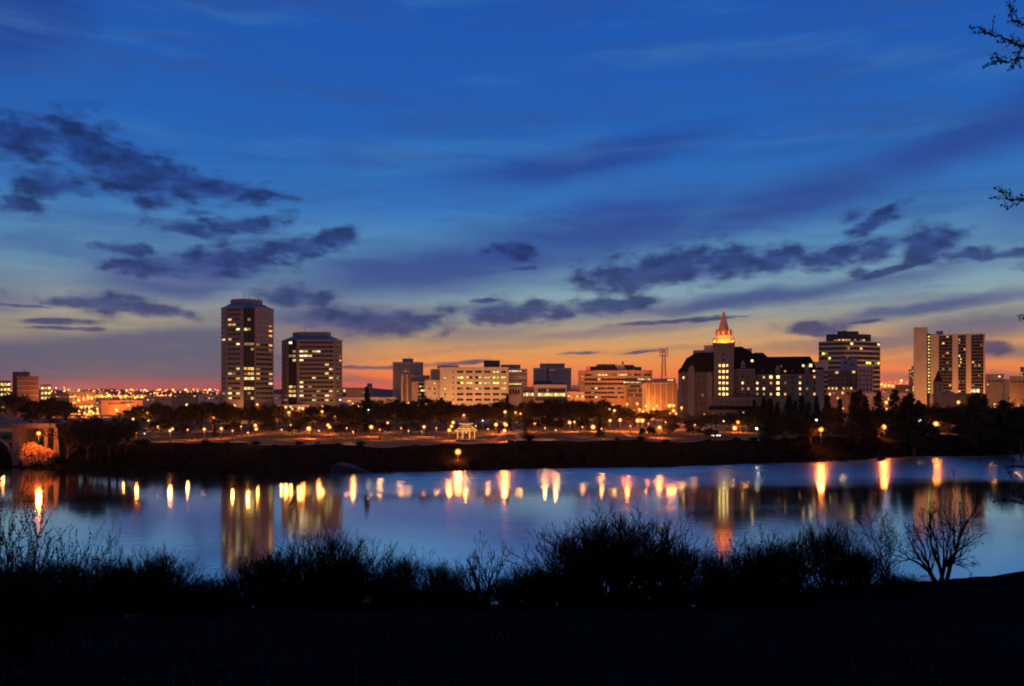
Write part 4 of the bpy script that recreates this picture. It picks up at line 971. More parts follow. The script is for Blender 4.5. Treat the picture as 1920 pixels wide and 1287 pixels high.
# low orange building and sheds among the lights at left
B = Front('store_building', 'long low store lit orange among the city lights at left', 'building', 620, 228)
B.block('wall', 190, 268, 752, M_ORANGEBRICK, 0, 16); B.parapet(190.2, 267.5, 752, M_ORANGEBRICK, 0, 16)
for i in range(10): B.win(205 + i * 3.2, 757.2, 2.2, 3, 'k')
B.strip('sign_band', 226, 250, 754, 756, M_DARKMETAL, 0.2)
for i, (p0, p1, py, Y, mt, dsc) in enumerate(((96, 128, 738, 760, M_BROWNBRICK, 'dark low house roof left of the orange store'), (270, 322, 744, 800, M_TAN, 'tan warehouse behind the trees left of the tall tower'), (322, 372, 737, 950, M_BROWNBRICK, 'long brown warehouse far left of the tall tower'),
                                       (130, 180, 735, 1100, M_TAN, 'distant tan hall at left among street lights'), (372, 412, 741, 820, M_PALE, 'pale shed touching the left side of the tall tower'), (514, 527, 741, 640, M_PALE, 'pale salmon block seen between the two brown towers'),
                                       (1652, 1682, 729, 800, M_TAN, 'tan low block in the gap left of the apartment slab'), (0, 20, 715, 640, M_BROWNBRICK, 'brown flats with lime lit windows cut by the left edge'), (76, 96, 722, 660, M_BROWNBRICK, 'narrow flats with lit windows right of the dark slab'))):
    B = Front('low_building', dsc, 'building', Y, (p0 + p1) / 2)
    B.block('wall', p0, p1, py, mt, 0, 20); B.parapet(p0 + 0.2, p1 - 0.2, py, mt, 0, 20)
    if i in (7, 8):
        for r in range(3):
            for c in range(3): B.win(p0 + 3.5 + c * (p1 - p0 - 7) / 2, py + 6 + r * 9.5, 5, 5, 'gyw'[(r + c) % 3])
    else:
        for c in range(5): B.win(p0 + (p1 - p0) * (0.14 + 0.18 * c), py + 6, (p1 - p0) * 0.1, 3, 'kodkk'[(c + i) % 5])
# annex and canopy at the foot of the shorter tower
B = Front('podium_shop', 'low lit podium with bright lamps below the shorter tower', 'building', 476, 545)
B.block('wall', 516, 580, 759.5, M_TAN, 0, 10); B.strip('fascia', 516, 580, 759.4, 762, M_PALE, 0.4)
for i in range(9): B.win(521 + i * 6.6, 767, 5.2, 6, 'oydyokydo'[i])
B = Front('gabled_house', 'dark gabled house roof right of the shorter tower', 'house', 470, 650)
B.block('wall', 628, 664, 770, M_BROWNBRICK, 0, 10)
B.part('roof', MB().profile([(wx(625, 470), wz(770, 470)), (wx(667, 470), wz(770, 470)), (wx(650, 470), wz(756, 470)), (wx(640, 470), wz(756, 470))], 469.5, 481), M_TOWERROOF)

# ------------------------------------------------------------------ lamps
POLE = MB().ngon(0, 0, 0.13, 0.0, 0.07, 1.0, 6).mesh('pole', M_DARKMETAL)
BASE = MB().ngon(0, 0, 0.26, 0, 0.22, 0.5, 8).ngon(0, 0, 0.22, 0.5, 0.12, 0.75, 8).mesh('lamp_base', M_DARKMETAL)
CAP = MB().ngon(0, 0, 0.62, 0.86, 0.10, 1.22, 8).mesh('cap', M_DARKMETAL)
ARM = MB().bar((0, 0, 0), (0.7, -0.5, 0.35), 0.06, 5).bar((0.7, -0.5, 0.35), (1.1, -0.8, 0.38), 0.06, 5).mesh('arm', M_DARKMETAL)
LAMP_PTS = []                     # (px, py, Y)
lamp_items = []
DESC = {'s': 'bright orange globe lamp', 'm': 'small warm pole lamp', 'w': 'small white pole lamp', 'g': 'greenish white pole lamp'}
def lamp(px, py, k='m', dia=4.0, Y=None, twin=None, power=None, tint=None):
    if Y is None:
        if py >= 787:
            Y = 340.0
            for _ in range(10): Y = min(395, max(300, (CZ - far_z(wx(px, Y), Y) - 4.4) * F / (py - HY)))
        else: Y = shore_y(wx(px, 420)) + 104 + rng.uniform(0, 14)
    x, z = wx(px, Y), wz(py, Y); g = far_z(x, Y)
    h = max(2.2, z - g)
    r = max(0.28, dia / 2 / F * Y * 0.92)
    T = link('park_lamp' if py >= 787 else 'street_lamp', None, None, (x, Y, g)); T['category'] = 'lamp'; T['group'] = 'park lamps along the promenade' if py >= 787 else 'street lamps behind the park'
    link('post', POLE, T, (0, 0, 0.0), 0, (1, 1, h - r * 0.9)); link('base', BASE, T)
    link('globe', GLOBE[k], T, (0, 0, h), 0, (r, r, r)); link('cap', CAP, T, (0, 0, h + r * 0.35), 0, (r, r, r))
    if k in 'sm': link('lamp_halo', SHELL, T, (0, 0, h), 0, (r * 1.6,) * 3)  # larger glowing shell paints an orange halo round the globe
    bulb(T, (0, 0, h - r * 2.3), tint or k, power or {'s': 4800, 'm': 2600, 'w': 700, 'g': 500}[k] * (dia / 5.0), r * 1.35)
    if twin:
        dx, dz = (twin[0] - px) / F * Y, -(twin[1] - py) / F * Y
        link('arm', ARM, T, (0, 0, h + dz - 0.35), 0, ((1 if dx >= 0 else -1) * max(0.3, abs(dx)) / 1.1, 1, 1)); g2 = link('globe', GLOBE[k], T, (dx, -0.8, h + dz), 0, (r, r, r)); link('lamp_halo', SHELL, T, (dx, -0.8, h + dz), 0, (r * 1.6,) * 3); LAMP_PTS.append((twin[0], twin[1], Y))
    LAMP_PTS.append((px, py, Y)); lamp_items.append((px, T, ('two-globe orange lamp' if twin else DESC[k])))
    return T
for a in ((59.4, 768.8, 's', 7), (4, 765, 'm', 6), (110.4, 812.5, 'm', 4), (115, 832.7, 'm', 4.2), (148.5, 818, 'm', 4), (156.7, 795, 'm', 4.4), (249.6, 786, 'm', 4), (278.7, 789, 'm', 4), (267.7, 769.6, 'm', 4), (276.7, 774, 'm', 4),
          (256, 812, 's', 4), (340.6, 771, 'm', 3.6), (383, 805, 's', 5), (401, 783, 's', 4.4), (415, 804, 's', 5), (465, 811.7, 'm', 3.2), (482.5, 758.7, 'm', 4), (510.5, 776, 'm', 3), (579, 804, 's', 7.5),
          (567.5, 766, 's', 5), (561, 765, 'm', 4.4), (536, 763.7, 'm', 4.4), (545, 763, 'm', 3.4), (541.7, 774, 'm', 5), (604, 772, 'm', 4.4), (628, 781.7, 'm', 4), (671, 762, 's', 6), (696, 801, 's', 6.4), (691, 769, 'w', 2.4), (727, 793, 'm', 4),
          (739.6, 779.5, 'g', 3.6), (782.4, 761, 'm', 4.6), (799, 759, 'm', 4), (794, 773, 'm', 4), (795, 800.6, 's', 5), (842.6, 807, 's', 6), (869.7, 778.8, 'm', 4), (905, 789, 'g', 2.6), (930, 796.6, 's', 6), (946, 808, 's', 6), (947, 772.7, 'm', 5),
          (966.9, 773.7, 'm', 4.4), (976, 776, 'm', 3.4), (1003.4, 794.5, 's', 5.4), (1068, 792.5, 's', 5.4), (1077, 791.5, 'm', 3.6), (1112, 809.7, 's', 7.5), (1037, 775, 'w', 2.6), (1144, 789, 'm', 5), (1162.8, 788, 's', 6), (1143, 768, 'm', 4), (1152, 770, 'm', 4.4),
          (1176, 758, 's', 4), (1195.8, 789, 's', 7), (1204.4, 789, 's', 7), (1211, 761.8, 's', 4), (1226, 766.9, 's', 5), (1236.6, 802, 's', 6.4), (1255, 761, 's', 6), (1263, 761, 's', 5), (1263, 770.6, 's', 5.4), (1256, 774.6, 's', 5), (1267.5, 776, 's', 4),
          (1314, 784.5, 'w', 3.2), (1321, 777.5, 'm', 3.4), (1383, 791.6, 's', 6.6), (1377.6, 808.8, 's', 7.5), (1397, 793.8, 'm', 5), (1373.5, 792, 'm', 3), (1419, 804, 'w', 5.4), (1357, 790, 'g', 2.6), (1394.7, 774, 'y' if False else 'w', 4),
          (1483.6, 786.8, 'g', 5), (1496.8, 786.6, 'w', 4), (1530.6, 788, 'g', 4.6), (1539.4, 781.4, 'g', 4.6), (1539.4, 805.5, 's', 7.5), (1590.8, 783, 'g', 4.2), (1597.8, 780.8, 'w', 3.4), (1657.5, 801, 's', 8), (1662, 755, 'm', 6), (1660.8, 766, 's', 6.4), (1666, 747.5, 'm', 4),
          (1725, 789, 'g', 5), (1725, 782.5, 'g', 3.4), (1733.6, 775.5, 'g', 3.4), (1757.7, 772.7, 'm', 5), (1772, 770.5, 'm', 5), (1764, 784.7, 'g', 5.4), (1754.9, 795, 's', 8), (1797, 754.5, 'm', 5.4), (1802, 772, 'g', 4.6),
          (1863, 769, 'm', 6), (1891, 772, 'g', 5), (1874, 785, 'm', 6), (1832, 790, 'w', 2.4), (1904, 777, 'w', 2.6)):
    lamp(*a)
for px, py in ((232, 803), (296, 800), (352, 806), (436, 808), (452, 800), (528, 806), (545, 797), (598, 808), (650, 803), (662, 810), (712, 806), (752, 803), (766, 808), (818, 803), (892, 799), (915, 805), (1022, 803), (1042, 807), (1092, 801), (1128, 804), (1182, 799), (1216, 795), (1248, 792), (1303, 797)):
    lamp(px, py, 'm', 2.6)
lamp(478.7, 798, 's', 5.4, twin=(481.5, 804.7)); lamp(615, 797.5, 's', 5.2, twin=(619, 801)); lamp(318.7, 808, 'm', 4.6, twin=(325, 804.6)); lamp(849.7, 792.5, 's', 5.4, twin=(847.0, 799.6)); lamp(946.7, 795, 's', 5.4, twin=(949, 797))
lamp(72.5, 813, 's', 6.5, Y=294.5, power=13000)
for px, Y in ((350, 560), (440, 456), (605, 468), (662, 560), (722, 570), (765, 560), (812, 535), (850, 530), (895, 530), (940, 530), (985, 470), (1030, 470), (1078, 520), (1110, 530), (1150, 530), (1195, 530), (1232, 498), (1258, 498), (1278, 455), (1580, 470), (1630, 500), (1690, 560), (1725, 545), (1790, 545), (1865, 560), (1910, 530)):  # extra street lamps, added before the buildings to wash their facades in warm light
    lamp(px, HY + (CZ - far_z(wx(px, Y), Y) - rng.uniform(8.5, 10)) / Y * F, 's', 4.0, Y=Y, power=6500 if px in (1232, 1258, 1278, 50) else (20000 if px in (1725, 1790, 1865, 350) else 12000), tint='y')
name_by_place(lamp_items, None)
# the bright lamp down on the bank
T = lamp(858.8, 847.7, 's', 9.5, Y=shore_y(wx(858.8, 288)) + 9.5, power=6500); T['label'] = 'brightest orange lamp low on the dark riverbank below the bandstand'; T['group'] = 'riverbank lamp'

# distant lights: each bright one a lamp of its own, the far glitter one mass
far_items = []
def far_lamp(px, py, Y, dia, k='f'):
    x, z = wx(px, Y), wz(py, Y); g = far_z(x, Y); h = max(3.0, z - g); r = dia / 2 / F * Y
    T = link('distant_lamp', None, None, (x, Y, g)); T['category'] = 'lamp'; T['group'] = 'distant street lamps'
    link('post', POLE, T, (0, 0, 0), 0, (1.5, 1.5, h - r)); link('globe', GLOBE[k], T, (0, 0, h), 0, (r, r, r))
    if Y < 1300: bulb(T, (0, 0, h - r * 1.6), 'f', (5000 if Y == 612 else 16000) if Y < 700 else 40000, r * 0.5)
    far_items.append((px, T, 'distant orange street lamp' if k in 'fs' else ('distant warm street lamp' if k == 'm' else 'distant greenish lamp')))
for (px, py) in ((125, 748), (147, 750.5), (156, 748), (133, 758), (138, 756), (153, 764), (160, 762.5), (168, 772), (171, 771), (183, 767), (158, 777.5), (175, 779), (183, 776), (108, 767), (118, 772), (165, 746), (172, 747), (204, 742), (226, 745), (236, 743), (254, 746), (266, 744),
                 (285, 745), (303, 744), (310, 745), (330, 744), (340, 742.5), (348, 741.5), (355, 744), (383, 745), (90, 728), (105, 727.5), (120, 726.5), (148, 734), (88, 737), (95, 745), (237, 732), (248, 731), (272, 731), (300, 730.5), (324, 731), (348, 731), (393, 731), (241, 760.5), (243, 769.6), (217, 768), (219.5, 770), (148, 771), (167, 764), (128, 771)):
    Y = 560 if py > 765 else (640 if py > 752 else (1000 if py > 741 else 2000))
    if 190 < px < 268 and Y > 610: Y = 1000
    if py in (760.5, 769.6, 768, 770): Y = 612
    far_lamp(px + rng.uniform(-0.5, 0.5), py, Y, rng.choice((3.0, 3.4, 4.2, 4.8)) * (0.62 if Y > 1500 else 1), rng.choice('fffm') if Y < 1500 else rng.choice('mfg'))
for (px, py) in ((1659, 723.5), (1667, 723), (1674, 724), (1653, 721), (1690, 714), (1706, 714), (1647, 715), (1694, 724), (1199, 768), (1206, 772), (1188, 771), (1216, 773)):
    far_lamp(px, py, 520 if py > 760 else 690, 4.2, 'f' if px < 1690 else 'm')
name_by_place(far_items, None)
fv = []; ff_ = []
def put_dot(px, py, Y, dia):
    x, z = wx(px, Y), wz(py, Y); r = dia / 2 / F * Y; n0 = len(fv)
    fv.extend([(x - r, Y, z), (x + r, Y, z), (x, Y - r, z), (x, Y + r, z), (x, Y, z - r), (x, Y, z + r)])
    for q in ((0, 2, 5), (2, 1, 5), (1, 3, 5), (3, 0, 5), (2, 0, 4), (1, 2, 4), (3, 1, 4), (0, 3, 4)): ff_.append(tuple(i + n0 for i in q))
for i in range(620):
    px = rng.uniform(86, 412)
    t = rng.random()
    if t < 0.40: py, Y = rng.gauss(744.0, 1.3), rng.uniform(950, 1300)
    elif t < 0.66: py, Y = rng.uniform(746, 778), 0
    else: py, Y = rng.uniform(730, 743), rng.uniform(1400, 2900)
    if Y == 0:
        if px > 275: continue
        Y = min(900, max(520, 13 * F / (py - HY)))
        if 186 < px < 272: continue
    put_dot(px, py, Y, rng.choice((1.3, 1.8, 2.3, 3.0)))
for i in range(26): put_dot(rng.uniform(0, 22), rng.uniform(718, 745), 630, 2.0) if i < 6 else put_dot(rng.uniform(1640, 1712), rng.uniform(716, 730), rng.uniform(800, 1500), 1.6)
me = bpy.data.meshes.new('city_glitter'); me.from_pydata(fv, [], ff_); me.materials.append(LAMPS['f']); me.update()
tag(link('city_lights', me), 'dense glitter of far orange street lights along the horizon at left', 'city lights', kind='stuff')

# ------------------------------------------------------------------ bandstand
Yg = 331.0; gx, gy = wx(874, Yg), Yg; gz = far_z(gx, gy)
T = Thing('bandstand', 'lit octagonal bandstand with two tier roof outlined in bulbs', 'bandstand', (gx, gy, gz))
T.part('platform', MB().ngon(gx, gy, 4.6, gz - 0.2, 4.6, gz + 0.7, 8), M_CONC)
for i in range(8):
    t = math.pi / 8 + i * math.pi / 4; x, y = gx + 3.8 * math.cos(t), gy + 3.8 * math.sin(t)
    c = T.part('column', MB().ngon(x, y, 0.16, gz + 0.7, 0.14, gz + 4.1, 8), M_CREAM)
    T.part('bulb_string', MB().bar((x * 1.0 + 0.0, y - 0.2, gz + 0.9), (x, y - 0.2, gz + 4.0), 0.07, 4), LAMPS['b'], c)
rf = T.part('lower_roof', MB().ngon(gx, gy, 4.5, gz + 4.15, 2.2, gz + 5.9, 8), M_TAN)
dr = T.part('lantern_drum', MB().ngon(gx, gy, 2.0, gz + 5.85, 2.0, gz + 6.9, 8), M_CREAM)
uf = T.part('upper_roof', MB().ngon(gx, gy, 2.9, gz + 6.95, 0.2, gz + 8.3, 8), M_TAN)
T.part('finial', MB().bar((gx, gy, gz + 8.2), (gx, gy, gz + 9.3), 0.08, 6), M_DARKMETAL)
def ring_string(r, z, parent, n=8):
    for i in range(n):
        a, b = math.pi / 8 + i * math.pi / 4, math.pi / 8 + (i + 1) * math.pi / 4
        T.part('bulb_string', MB().bar((gx + r * math.cos(a), gy + r * math.sin(a), z), (gx + r * math.cos(b), gy + r * math.sin(b), z), 0.11, 4), LAMPS['b'], parent)
ring_string(4.65, gz + 4.2, rf); ring_string(3.5, gz + 5.05, rf); ring_string(3.0, gz + 7.0, uf)
for i in range(8):
    a = math.pi / 8 + i * math.pi / 4
    T.part('bulb_string', MB().bar((gx + 4.6 * math.cos(a), gy + 4.6 * math.sin(a), gz + 4.3), (gx + 2.3 * math.cos(a), gy + 2.3 * math.sin(a), gz + 6.0), 0.07, 4), LAMPS['b'], rf)
    if i % 2 == 0: T.part('railing', MB().bar((gx + 3.8 * math.cos(a), gy + 3.8 * math.sin(a), gz + 1.5), (gx + 3.8 * math.cos(a + math.pi / 4), gy + 3.8 * math.sin(a + math.pi / 4), gz + 1.5), 0.06, 4), M_CREAM)
T.piece('lamp', GLOBE['b'], (gx, gy, gz + 3.4), 0, (0.35,) * 3); bulb(T.root, (0, 0, 2.8), 'b', 350, 0.2); bulb(T.root, (0, -5.5, 5.0), 'b', 260, 0.3)

# ------------------------------------------------------------------ bridge end at the left edge
Yb = 300.0
T = Thing('bridge', 'concrete bridge end with deck and piers at the left edge', 'bridge', (wx(60, Yb), Yb, 2.0))
bx0, bx1 = wx(-160, Yb), wx(106, Yb)
T.part('deck', MB().box(bx0, bx1, Yb, Yb + 14, wz(803, Yb), wz(796.5, Yb)), M_CONC); T.part('parapet', MB().box(bx0, bx1, Yb - 0.4, Yb + 0.1, wz(799.5, Yb), wz(794.2, Yb)), M_CONC)
for i in range(14): T.part('parapet_post', MB().box(wx(-40 + i * 11, Yb), wx(-38 + i * 11, Yb), Yb - 0.6, Yb - 0.4, wz(803, Yb), wz(794.5, Yb)), M_CONC)
for (p0, p1) in ((20, 34), (80, 86), (-60, -44)): T.part('pier', MB().frust((wx(p0 - 0.8, Yb), wx(p1 + 0.8, Yb), Yb + 1, Yb + 13), -1, (wx(p0, Yb), wx(p1, Yb), Yb + 1, Yb + 13), wz(803, Yb)), M_CONC)
T.part('abutment', MB().frust((wx(98, Yb), wx(112, Yb), Yb + 0.5, Yb + 14), 0, (wx(100, Yb), wx(106, Yb), Yb + 0.5, Yb + 14), wz(803, Yb)), M_CONC)
m = MB(); pts = []
for i in range(15):
    t = math.pi * i / 14; pts.append((wx(-20, Yb) + 8.0 * math.cos(t), 1.0 + 9.6 * math.sin(t)))
for i in range(14): m.bar((pts[i][0], Yb + 2, pts[i][1]), (pts[i + 1][0], Yb + 2, pts[i + 1][1]), 0.7, 6); m.bar((pts[i][0], Yb + 12, pts[i][1]), (pts[i + 1][0], Yb + 12, pts[i + 1][1]), 0.7, 6)
T.part('arch_rib', m, M_CONC)

# ------------------------------------------------------------------ parked cars
def make_car():
    r = link('parked_car', None)
    b = MB(); b.profile([(-2.15, 0.35), (2.15, 0.35), (2.2, 0.75), (2.0, 0.92), (1.0, 1.0), (-1.5, 1.02), (-2.1, 0.95), (-2.2, 0.7)], -0.85, 0.85)
    link('body', b.mesh('body', M_CAR), r)
    b = MB(); b.frust((-1.5, 1.05, -0.78, 0.78), 1.0, (-1.05, 0.35, -0.62, 0.62), 1.48); link('cabin', b.mesh('cabin', M_GLASS), r)
    for sx in (-1.35, 1.35):
        for sy in (-0.8, 0.8):
            w = MB(); w.bar((0, -0.12, 0), (0, 0.12, 0), 0.33, 12); link('wheel', w.mesh('wheel', M_TYRE), r, (sx, sy, 0.33))
    return r
car0 = make_car()
BL = {k: MB().box(-0.05, 0.05, -0.2, 0.2, -0.12, 0.12).mesh('car_light', LAMPS[k]) for k in 'tH'}
car_n = 0
for (px, py, rz, front, lab) in ((1330, 816.5, -1.2, 'H', 'car with white headlights below the hotel left wing, left of two'), (1343, 816.5, -1.35, 'H', 'car with white headlights below the hotel left wing, right of two'), (1563, 776, 1.3, 't', 'car with red tail lights behind the conifers, left of two'),
                                 (1581, 776, 1.2, 't', 'car with red tail lights behind the conifers, right of two'), (1686, 800.5, -1.4, 'H', 'car with paired white headlights below the gap by the apartment slab'), (722, 801, 0.2, 'H', 'car with white headlights right of the brown towers'), (782, 810, 0.3, 'H', 'car with white headlights below the pink ribbed tower'), (262, 813.5, 0.1, 't', 'car with red tail lights left of the tall tower')):
    Y = 360.0
    for _ in range(10): Y = min(470, max(300, (CZ - 0.7 - far_z(wx(px, Y), Y)) * F / (py - HY)))
    c = car0 if car_n == 0 else copy_tree(car0); car_n += 1
    x = wx(px, Y); c.location = (x, Y, far_z(x, Y) + 0.02); c.rotation_euler = (0, 0, rz)
    tag(c, lab, 'car', 'cars by the park')
    for sy in (-0.6, 0.6): link('headlight' if front == 'H' else 'tail_light', BL[front], c, ((2.22 if front == 'H' else -2.22), sy, 0.72), 0, (1, 1.3, 1.5))

# ------------------------------------------------------------------ trees
def grow(rg, segs, tips, p, d, length, r, level, maxl, spread, kids, up=0.15, taper=0.65, shrinkf=0.68, nseg=3, jit=0.18):
    pts = [p]
    q = p; dd = d
    for i in range(nseg):
        dd = (dd + Vector((rg.gauss(0, jit), rg.gauss(0, jit), rg.gauss(0, jit) + up * 0.3))).normalized()
        q2 = q + dd * (length / nseg)
        ra = r * (1 - (1 - taper) * i / nseg); rb = r * (1 - (1 - taper) * (i + 1) / nseg)
        segs.append((q, q2, ra, rb)); q = q2; pts.append((q, dd, rb))
    if level >= maxl: tips.append(q); return
    for k in range(kids[level]):
        j = rg.choice((1, 2, 2, 3, 3)) if k else nseg
        j = min(j, nseg)
        s, sd, sr = pts[j]
        ang = rg.uniform(0.5, 1.0) * spread * (0.45 if k == 0 else 1)
        ax = sd.orthogonal().normalized(); ax.rotate(Matrix.Rotation(rg.uniform(0, 6.283), 3, sd))
        nd = sd.copy(); nd.rotate(Matrix.Rotation(ang, 3, ax)); nd = (nd + Vector((0, 0, up))).normalized()
        grow(rg, segs, tips, s, nd, length * shrinkf * rg.uniform(0.8, 1.15), sr * 0.72, level + 1, maxl, spread, kids, up, taper, shrinkf, nseg, jit)
def V3(s): return [((a.x, a.y, a.z), (b.x, b.y, b.z), r0, r1) for a, b, r0, r1 in s]

def park_tree(seed, leafy=1600, leaf=0.022, low=0.26):     # unit height
    rg = random.Random(seed); segs = []; tips = []
    trunk = [(Vector((0, 0, -0.03)), Vector((0.005, 0, low * 0.5)), 0.026, 0.021), (Vector((0.005, 0, low * 0.5)), Vector((0, 0.004, low)), 0.021, 0.018)]
    for k in range(6):
        t = 6.283 * k / 6 + rg.uniform(-0.4, 0.4); ti = rg.uniform(0.35, 1.05) if k else 0.1
        grow(rg, segs, tips, Vector((0, 0.004, low - 0.01)), Vector((math.sin(ti) * math.cos(t), math.sin(ti) * math.sin(t), math.cos(ti))), 0.25, 0.012, 0, 4, 0.85, (3, 3, 3, 2), 0.10, 0.6, 0.70, 3, 0.15)
    segs = [s for s in segs if s[1].z < 1.02]
    segs = [(a, b, max(r0, 0.0022), max(r1, 0.0018)) for a, b, r0, r1 in segs]
    top = max(s[1].z for s in segs); k = 1.0 / top
    Vt, Qt = tubes(V3(trunk), 6); Vc, Qc = tubes(V3(segs), 3)
    rn = np.random.default_rng(seed)
    ends = np.array([tuple(t) for t in tips]); idx = rn.integers(0, len(ends), leafy)
    Pl = ends[idx] + rn.normal(0, 0.028, (leafy, 3)); Pl[:, 2] = np.maximum(Pl[:, 2], low * 0.8)
    Vl, Ql = flakes(Pl, leaf, rn)
    return mesh_np('trunk', Vt * k, Qt, M_PARKBARK), mesh_np('limbs', Vc * k, Qc, M_PARKBARK), mesh_np('leaves', Vl * k, Ql, M_LEAF)
def conifer(seed, width=0.22, n=900):
    rg = random.Random(seed); rn = np.random.default_rng(seed)
    segs = []; P_ = []
    for i in range(n // 6):
        z = 0.06 + 0.92 * (i / (n / 6)) ** 0.9; t = rg.uniform(0, 6.283); rad = width * (1 - z) ** 0.8 * rg.uniform(0.6, 1.1) + 0.01
        tip = Vector((rad * math.cos(t), rad * math.sin(t), z - rad * 0.35)); segs.append((Vector((0, 0, z)), tip, 0.004, 0.0015))
        for k in range(16):
            u = rg.uniform(0.15, 1.05); P_.append((tip.x * u + rg.gauss(0, 0.012), tip.y * u + rg.gauss(0, 0.012), z + (tip.z - z) * u + rg.gauss(0, 0.01)))
    Vt, Qt = tubes([((0, 0, -0.03), (0, 0, 1.0), 0.018, 0.002)], 6); Vb, Qb = tubes(V3(segs), 3); Vl, Ql = flakes(P_, 0.020, rn)
    V_ = np.concatenate([Vb, Vl]); Q_ = np.concatenate([Qb, Ql + len(Vb)])
    return mesh_np('trunk', Vt, Qt, M_PARKBARK), mesh_np('crown', V_, Q_, M_CONIFER)
TALL = [park_tree(21, 4200, 0.024, 0.46), park_tree(22, 5200, 0.024, 0.50)]
PARK = [park_tree(11, 5200), park_tree(12, 6400), park_tree(13, 3600), park_tree(14, 5600, 0.026), park_tree(15, 3000)]
CON = [conifer(31), conifer(32, 0.30), conifer(33, 0.17)]
tree_items = []
def plant(px, py_top, py_base=None, Y=None, kind=None, wide=1.0, front=False):
    if Y is None:
        Y = rng.uniform(338, 372)
        if kind == 'c': Y = rng.uniform(350, 395)
        half = 38 * wide if kind != 'c' else 14 * wide
        need = [ly for lx, lyp, ly in LAMP_PTS if abs(lx - px) < half * 0.85 and lyp > py_top + 6 and Y - 3 < ly < 438]
        if need and not front: Y = max(need) + 3.0
        if abs(px - 874) < 45: Y = max(Y, 342)
    x = wx(px, Y); g = far_z(x, Y); h = max(3.0, wz(py_top, Y) - g)
    if kind == 'c':
        me = rng.choice(CON); T = link('conifer', None, None, (x, Y, g)); tag(T, None, 'tree', 'conifers across the river')
        w = h * wide * rng.uniform(0.9, 1.1); link('trunk', me[0], T, (0, 0, 0), 0, (h, h, h)); link('crown', me[1], T, (0, 0, 0), rng.uniform(0, 6), (w, w, h)); tree_items.append((px, T, 'dark pointed conifer')); return T
    i = rng.randrange(5) if kind is None else kind; me = rng.choice(TALL) if kind == 't' else PARK[i]
    T = link('park_tree', None, None, (x, Y, g)); T.rotation_euler = (0, 0, rng.uniform(0, 6.28)); tag(T, None, 'tree', 'bare spring trees in the park')
    w = h * wide * rng.uniform(1.0, 1.2); link('trunk', me[0], T, (0, 0, 0), 0, (w, w, h)); c = link('crown', me[1], T, (0, 0, 0), 0, (w, w, h)); link('leaves', me[2], c)
    tree_items.append((px, T, 'dark bare spring tree')); return T
for a in ((128, 792, None, 303), (165, 788, None, 300), (205, 782, None, 299), (236, 787, None, 303), (145, 800, None, 306), (220, 792, None, 306)): plant(*a, wide=1.25)
for px, py in ((20, 740), (70, 752), (100, 748), (258, 764), (285, 757), (308, 763), (330, 770), (352, 762), (376, 756), (398, 757), (424, 758), (446, 762), (470, 764), (497, 762), (520, 768), (548, 782), (585, 778), (612, 774), (640, 764), (662, 762), (682, 758), (702, 752), (722, 752), (744, 753), (762, 758), (780, 765),
               (806, 744), (820, 749), (840, 764), (862, 762), (885, 758), (905, 760), (928, 752), (950, 765), (972, 760), (990, 756), (1010, 752), (1030, 750), (1052, 750), (1074, 751), (1096, 754), (1118, 752), (1140, 756), (1160, 762), (1182, 772), (1245, 768), (1262, 780), (1285, 778), (1302, 786), (1325, 780), (1342, 777), (1360, 778), (1388, 782), (1402, 772),
               (1440, 768), (1470, 772), (1520, 790), (1545, 786), (1590, 788), (1625, 782), (1640, 790), (1700, 770), (1735, 758), (1752, 760), (1775, 764), (1800, 768), (1822, 760), (1846, 766), (1870, 764), (1895, 758), (1915, 752), (1940, 760), (-20, 756)):
    plant(px, py + rng.uniform(-3, 2), wide=rng.uniform(1.1, 1.4))
for px, py in ((300, 788), (345, 795), (440, 792), (505, 790), (555, 797), (640, 795), (665, 790), (715, 792), (770, 790), (990, 785), (1020, 782), (1050, 786), (1090, 784), (1130, 790), (1215, 800), (1260, 795), (1300, 800), (1330, 803), (1455, 795), (1500, 800), (1580, 800), (1610, 795), (1715, 790), (1790, 785), (1830, 790), (1850, 788)):
    plant(px, py, kind=rng.choice((1, 3)), wide=1.35)
for px in list(range(262, 840, 31)) + list(range(905, 1260, 29)) + [1290, 1318, 1345, 1410, 1440, 1475, 1510, 1565, 1600, 1630, 1690, 1720, 1790, 1815, 1850, 1890]:
    Y = shore_y(wx(px, 320)) + rng.uniform(36, 62)
    px += rng.uniform(-13, 13)
    if any(abs(lx - px) < 19 and lyp > 764 and ly > Y for lx, lyp, ly in LAMP_PTS) or rng.random() < 0.12: continue
    plant(px, 772 + rng.uniform(-13, 12) + (6 if px > 1250 else 0), Y=Y, kind='t', wide=rng.uniform(0.85, 1.5))
for px in list(range(255, 1225, 19)) + list(range(1300, 1900, 30)):
    t = 767 + 5 * math.sin(px * 0.06) + rng.uniform(-4, 4) + (8 if px > 1160 else 0)
    plant(px + rng.uniform(-5, 5), t, Y=rng.uniform(440, 452) if px < 1250 else rng.uniform(415, 430), wide=1.25)
for px, py, w in ((688, 724, 1.0), (951, 737, 0.8), (403, 795, 0.9), (800, 806, 1.4), (936, 806, 1.9), (1414, 748, 1.0), (1432, 743, 1.1), (1444, 746, 1.2), (1458, 752, 1.0), (1478.6, 741, 1.3), (1491, 750, 1.1), (1503, 740, 1.3), (1516, 752, 1.2), (1531, 740, 1.1), (1552, 741, 1.2), (1575, 747, 1.1), (1600, 734, 1.5), (1612, 730, 1.6), (1622, 742, 1.4),
                 (1647, 733, 1.1), (1678, 729, 1.4), (1697, 742, 1.4), (1707, 737, 1.5), (1722, 750, 1.4), (1745, 768, 1.4), (1820, 742, 1.6), (1832, 737, 1.6), (1846, 739, 1.4), (1880, 750, 1.5), (1125, 775, 1.0), (1088, 800, 0.9), (985, 795, 1.0)):
    plant(px, py, kind='c', wide=w)
